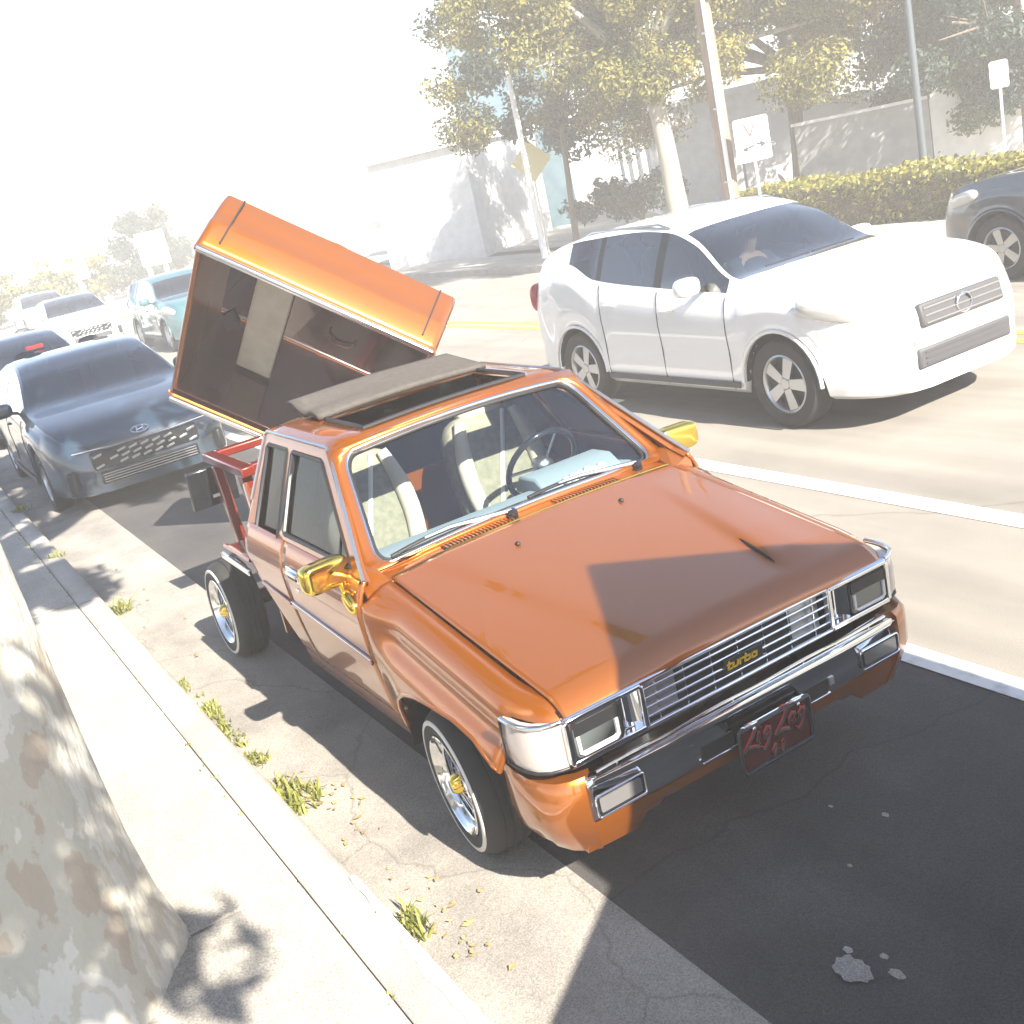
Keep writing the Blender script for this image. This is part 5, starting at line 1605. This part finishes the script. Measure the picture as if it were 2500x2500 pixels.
up = thing('utility_pole', 'brown wooden utility pole with a pale conduit, left of the white square sign', 'pole', (-11.9, 11.35, 0))
MB().tube([(0, 0, 0), (0, 0, 4), (0, 0, 8.6)], [0.145, 0.13, 0.11], 16).build('pole', M['polewood'], up, 60)
MB().tube([(0.14, -0.11, 0), (0.135, -0.10, 4.0), (0.12, -0.09, 6.0)], 0.038, 8).build('conduit', M['signwhite'], up, 60)
for z in (1.2, 2.4, 3.6):
    MB().box((0.10, -0.09, z), (0.12, 0.10, 0.03)).build('strap', M['galv'], up)
b = MB()
b.bar((-0.9, 0, 7.9), (0.9, 0, 7.9), 0.09, 0.11)
b.build('cross_arm', M['polewood'], up, bevel=0.01)
for x in (-0.8, -0.3, 0.3, 0.8):
    MB().lathe([(0.0, 0.14), (0.03, 0.12), (0.045, 0.06), (0.03, 0.0)], Matrix.Translation((x, 0, 7.96)), 10).build('insulator', M['greyplastic'], up, 60)

face_dir = Vector((3.38 + 11.3, -2.1 - 11.45, 0)).normalized()
def flat_sign(name, label, cat, loc, zc_, w, h, diamond, mat, yaw):
    rt_ = thing(name, label, cat, loc, yaw)
    MB().box((-0.03, 0, zc_ / 2 + 0.05), (0.045, 0.045, zc_ + h * .4)).build('post', M['galv'], rt_, bevel=0.004)
    if diamond:
        pr_ = [(0.0, p[0], zc_ + p[1]) for p in ((0, -h / 2), (w / 2, 0), (0, h / 2), (-w / 2, 0))]
    else:
        pr_ = [(0.0, p[0], zc_ + p[1]) for p in rrect(-w / 2, w / 2, -h / 2, h / 2, .04, .04)]
    pn = MB().prism(pr_, (0.006, 0, 0)).build('sign_panel', mat, rt_, 0)
    return rt_, pn
yaw = math.atan2(-13.2, 14.6) + R(18)
rt_, pn = flat_sign('street_sign', 'white square street sign with red and black markings on a thin post across the street', 'sign', (-11.35, 11.5, 0), 1.80, 0.60, 0.70, False, M['signwhite'], yaw)
bd_ = MB().tube([(0.008, p[0], 1.80 + p[1]) for p in rrect(-.275, .275, -.325, .325, .03, .03)], 0.005, 5, closed=True).build('sign_border', M['signblack'], pn, 60)
b = MB()
for (a, c) in (((-0.12, 0.26), (-0.03, 0.06)), ((-0.03, 0.06), (0.06, 0.26))):
    b.bar((0.009, a[0], 1.80 + a[1]), (0.009, c[0], 1.80 + c[1]), 0.004, 0.03, (0, 0, 1))
b.build('red_mark', M['signred'], pn, 0)
b = MB()
b.bar((0.009, -0.18, 1.66), (0.009, 0.02, 1.70), 0.004, 0.03)
b.prism([(0.008, -0.20, 1.645), (0.008, -0.11, 1.71), (0.008, -0.10, 1.63)], (0.004, 0, 0))
b.bar((0.009, 0.06, 1.72), (0.009, 0.20, 1.68), 0.004, 0.03)
b.prism([(0.008, 0.12, 1.76), (0.008, 0.22, 1.70), (0.008, 0.13, 1.64)], (0.004, 0, 0))
b.build('black_mark', M['signblack'], pn, 0)
rt_, pn = flat_sign('warning_sign', 'faint yellow diamond sign left of the trees across the street', 'sign', (-19.2, 12.1, 0), 2.2, 0.95, 0.95, True, M['signyellow'], math.atan2(-14.2, 22.6) + R(10))
rt_, pn = flat_sign('notice_sign', 'small white notice on a post by the dark tree at the right edge', 'sign', (-9.0, 14.7, 0), 1.95, 0.28, 0.42, False, M['signwhite'], math.atan2(-16.8, 12.4))

lp = thing('lamp_post', 'white street lamp post in front of the dark blue building', 'street lamp', (-18.3, 11.4, 0))
MB().tube([(0, 0, 0), (0, 0, 2.5), (0, 0, 5.0)], [0.08, 0.065, 0.05], 10).build('post', M['signwhite'], lp, 60)
MB().tube([(0, 0, 4.9), (0.1, -0.25, 5.05), (0.15, -0.6, 5.08)], 0.03, 8).build('arm', M['signwhite'], lp, 60)
MB().ellipsoid((0.17, -0.75, 5.07), (0.10, 0.24, 0.06), None, 14, 8, 0.8).build('lamp_head', M['galv'], lp, 60)
sp = thing('steel_pole', 'dark steel pole standing in the hedge left of the dark far car', 'pole', (-9.55, 13.4, 0))
MB().tube([(0, 0, 0), (0, 0, 2.2), (0, 0, 4.3)], [0.065, 0.06, 0.055], 12).build('pole', M['darksteel'], sp, 60)
MB().lathe([(0.0, 0.05), (0.06, 0.03), (0.07, 0.0)], Matrix.Translation((0, 0, 4.3)), 12).build('cap', M['darksteel'], sp, 60)
sp = thing('brown_pole', 'thin brown wooden pole behind the white wall, right of the dark steel pole', 'pole', (-10.2, 17.0, 0))
MB().tube([(0, 0, 0), (0, 0, 2.2), (0, 0, 5.0)], [0.09, 0.085, 0.07], 12).build('pole', M['polewood'], sp, 60)
MB().tube([(0.12, -0.06, 0), (0.12, -0.06, 4.6)], 0.025, 8).build('conduit', M['signwhite'], sp, 60)

# low wall: grey panel then white panel
wl = thing('yard_wall', 'low yard wall, dark grey on its left part and white on its right, behind the hedge', 'wall', (-12.5, 17.2, 0))
dirw = Vector((0.80, 0.60, 0)); 
b = MB(); b.bar((-2.4, -1.2, 0.85), (0.05, 0.0, 0.85), 0.15, 1.7); b.build('grey_panel', M['greywall'], wl, 0)
b = MB(); b.bar((0.07, 0.01, 0.92), (2.0, 0.95, 0.92), 0.15, 1.84); b.build('white_panel', M['stucco'], wl, 0)
b = MB(); b.bar((-2.45, -1.22, 1.735), (0.05, 0.0, 1.735), 0.22, 0.06); b.bar((0.07, 0.01, 1.875), (2.02, 0.96, 1.875), 0.22, 0.06); b.build('coping', M['stucco'], wl, 0)
# white van
vn = thing('white_van', 'white van parked behind the yellow-green tree across the street', 'van', (-17.6, 20.0, 0), R(35))
b = MB()
b.loft([[(x, y, z) for (y, z) in ((-0.95, .35), (-0.97, .9), (-0.93, zt - .35), (-0.82, zt), (0.82, zt), (0.93, zt - .35), (0.97, .9), (0.95, .35))] for x, zt in ((-2.4, 2.02), (-2.3, 2.1), (0.9, 2.1), (1.15, 2.0), (1.75, 1.28), (2.35, 1.10), (2.45, .85))], True, True)
vb = b.build('body', M['pearlwhite'], vn, 30)
for sg in (-1, 1):
    MB().prism([(0.55, sg * 0.955, 1.22), (1.35, sg * 0.955, 1.22), (1.05, sg * 0.90, 1.72), (0.60, sg * 0.90, 1.72)], (0, sg * 0.012, 0)).build('side_window', M['tint'], vn, 0)
    for xw in (1.55, -1.5):
        add_wheel(vn, xw, sg * 0.96, sg, 0.33)
MB().prism([(1.19, -0.78, 1.94), (1.19, 0.78, 1.94), (1.735, 0.85, 1.33), (1.735, -0.85, 1.33)], (0.03, 0, 0.03)).build('windshield', M['tint'], vn, 0)
for y in (-0.7, 0.7):
    MB().ellipsoid((2.42, y, 0.95), (0.05, 0.16, 0.09)).build('headlight', M['lens'], vn, 60)
MB().box((2.42, 0, 0.72), (0.06, 1.0, 0.16)).build('grille', M['greyplastic'], vn, bevel=0.02)

def building(name, label, loc, rz, s, mat, nwx, nwz, wall_extra=None, glassm='tint'):
    rt_ = thing(name, label, 'building', loc, rz)
    MB().box((0, 0, s[2] / 2), s).build('wall', mat, rt_, 0)
    MB().box((0, 0, s[2] + 0.08), (s[0] + 0.3, s[1] + 0.3, 0.16)).build('roof', M['stucco'], rt_, 0)
    for i in range(nwx):
        for k in range(nwz):
            x = -s[0] / 2 + s[0] * (i + 0.5) / nwx
            z = s[2] * (k + 0.55) / nwz
            w, h = s[0] / nwx * 0.55, s[2] / nwz * 0.5
            f = MB().box((x, -s[1] / 2 - 0.03, z), (w, 0.08, h)).build('window', M['signwhite'], rt_, 0)
            MB().box((x, -s[1] / 2 - 0.075, z), (w - .12, 0.02, h - .12)).build('pane', M['blackgloss'], f, 0)
    return rt_
building('blue_building', 'dark blue-grey two-storey building behind the white lamp post', (-28.6, 17.6, 0), R(-32), (1.9, 3, 6.2), M['bluewall'], 2, 4)
building('white_shed', 'low white flat-roofed building between the trunks, behind the forked tree', (-24.5, 22.0, 0), R(-30), (9, 5, 2.7), M['stucco'], 4, 1)
building('white_garage', 'low white building in front of the dark blue building', (-26.5, 14.2, 0), R(-55), (5, 3, 3.0), M['stucco'], 3, 1)
building('white_hall', 'long pale building far down the street behind the palm', (-62, 34, 0), R(-20), (30, 8, 3.6), M['stucco'], 9, 1)
building('street_end_building', 'pale building closing the street far behind the parked cars', (-85, 3, 0), R(-80), (30, 8, 5.0), M['stucco'], 8, 2)
# dark kiosk beside the pole
ks = thing('utility_cabinet', 'grey metal cabinet standing behind the post of the white square sign', 'cabinet', (-14.4, 14.4, 0), R(-40))
MB().box((0, 0, 0.75), (0.95, 0.6, 1.5)).build('cabinet', M['greywall'], ks, bevel=0.02)
MB().box((0, -0.305, 0.78), (0.80, 0.02, 1.3)).build('door', M['greyplastic'], ks, bevel=0.01)
MB().box((0, 0, 1.53), (1.05, 0.7, 0.05)).build('cap', M['galv'], ks, bevel=0.01)
# big pale post sign half hidden by the lifted bed
ps_ = thing('post_sign', 'tall white double-post sign board behind the left end of the lifted bed', 'sign', (-35.5, 7.2, 0))
for y in (-0.28, 0.28):
    MB().box((-0.10, y, 1.3), (0.12, 0.14, 2.6)).build('post', M['signwhite'], ps_, bevel=0.01)
MB().box((0.02, 0, 2.1), (0.10, 0.95, 1.1)).build('board', M['signwhite'], ps_, bevel=0.02)
rt_ = thing('billboard', 'plain white sign board on a post down the street, left of the tall dark tree', 'sign', (-52.5, 7.6, 0))
MB().box((0, 0, 0.8), (0.12, 0.12, 1.6)).build('post', M['signwhite'], rt_, bevel=0.01)
MB().box((0.06, 0, 1.75), (0.06, 1.0, 0.8)).build('board', M['signwhite'], rt_, bevel=0.02)

# ------------------------------------------------------------------ weeds and fallen leaves along the kerb
def tuft(b, c, n, h, spread, rnd):
    for _ in range(n):
        a = rnd.uniform(0, 6.283); q = spread * rnd.random() ** .7
        p = Vector(c) + Vector((q * math.cos(a), q * math.sin(a) * .7, 0))
        d = Vector((rnd.gauss(0, .5), rnd.gauss(0, .5), 1)).normalized()
        hh_ = 0.68 * h * rnd.uniform(.5, 1.2); s = Vector((-d.y, d.x, 0)) 
        s = s.normalized() if s.length > 1e-3 else Vector((1, 0, 0))
        w = 0.004 + 0.003 * rnd.random()
        m_ = p + d * hh_ * .6; e = p + d * hh_ + Vector((d.x, d.y, -.3)) * hh_ * .35
        sh = rnd.random()
        b.add([p - s * w, p + s * w, m_ + s * w * .8, m_ - s * w * .8], [(0, 1, 2, 3)], sh)
        b.add([m_ - s * w * .8, m_ + s * w * .8, e], [(0, 1, 2)], sh)
rnd = random.Random(70)
for (x, y, z, n, h, sp_, lab) in ((-4.48, -1.17, .01, 70, .16, .10, 'weed tuft against the kerb just behind the rear wheel'),
                               (0.22, -1.17, .01, 60, .12, .10, 'weed tuft against the kerb nearest the camera, by the white painted kerb'),
                               (-8.6, -1.25, .12, 60, .14, .12, 'weed tuft on the kerb beside the dark saloon'),
                               (-0.95, -1.17, .01, 110, .12, .16, 'thick weed tuft at the near end of the grass strip in the gutter'),
                               (-6.2, -1.30, .12, 40, .10, .10, 'small weed tuft on the kerb between the saloon and the pickup')):
    b = MB(); tuft(b, (x, y, z), n, h, sp_, rnd)
    tag(b.build('weed_tuft', M['grass'], None, 0, fixn=False), lab, 'weed', 'weed tufts along the kerb')
b = MB()
for _ in range(46):
    x = rnd.uniform(-2.75, -0.8)
    tuft(b, (x, -1.20 + rnd.uniform(-.02, .05), .01), rnd.randint(5, 14), .06, .06, rnd)
for _ in range(60):
    x = rnd.uniform(-9, 1.5)
    tuft(b, (x, -1.42 + rnd.uniform(-.012, .012), .118), rnd.randint(1, 5), .025, .03, rnd)
tag(b.build('grass_strip', M['grass'], None, 0, fixn=False), 'short yellow-green grass growing in the gutter joint along the kerb', 'grass', None, 'stuff')
b = MB()
for _ in range(100):
    k = rnd.random()
    x, y = (rnd.gauss(0.30, .16), rnd.gauss(-1.08, .05)) if k < .3 else ((rnd.gauss(-0.8, .2), rnd.gauss(-1.08, .07)) if k < .6 else (rnd.uniform(-7, 1.5), rnd.gauss(-1.05, .14)))
    y = max(y, -1.21)
    a = rnd.uniform(0, 6.28); s = rnd.uniform(.007, .019)
    c_, s_ = math.cos(a), math.sin(a)
    z = .016
    b.add([(x + c_ * s, y + s_ * s, z + rnd.uniform(0, .008)), (x - s_ * s * .6, y + c_ * s * .6, z), (x - c_ * s, y - s_ * s, z + rnd.uniform(0, .008)), (x + s_ * s * .6, y - c_ * s * .6, z + .004)], [(0, 1, 2, 3)], rnd.random())
tag(b.build('fallen_leaves', M['dryleaf'], None, 0, fixn=False), 'dry yellow-brown leaves scattered along the gutter', 'leaves', None, 'stuff')

# ------------------------------------------------------------------ the air: bright pale haze over the whole street
hz = bpy.data.materials.new('haze_air'); hz.use_nodes = True
nt = hz.node_tree
nt.nodes.remove(nt.nodes['Principled BSDF'])
pv = nt.nodes.new('ShaderNodeVolumePrincipled')
pv.inputs['Color'].default_value = (1.0, 0.985, 0.965, 1)
pv.inputs['Density'].default_value = 0.0080
pv.inputs['Anisotropy'].default_value = 0.0
nt.links.new(pv.outputs[0], nt.nodes['Material Output'].inputs['Volume'])
h = MB().box((-45, 10, 4.75), (214, 204, 11.5)).build('haze', hz, None, 0)
h['kind'] = 'stuff'
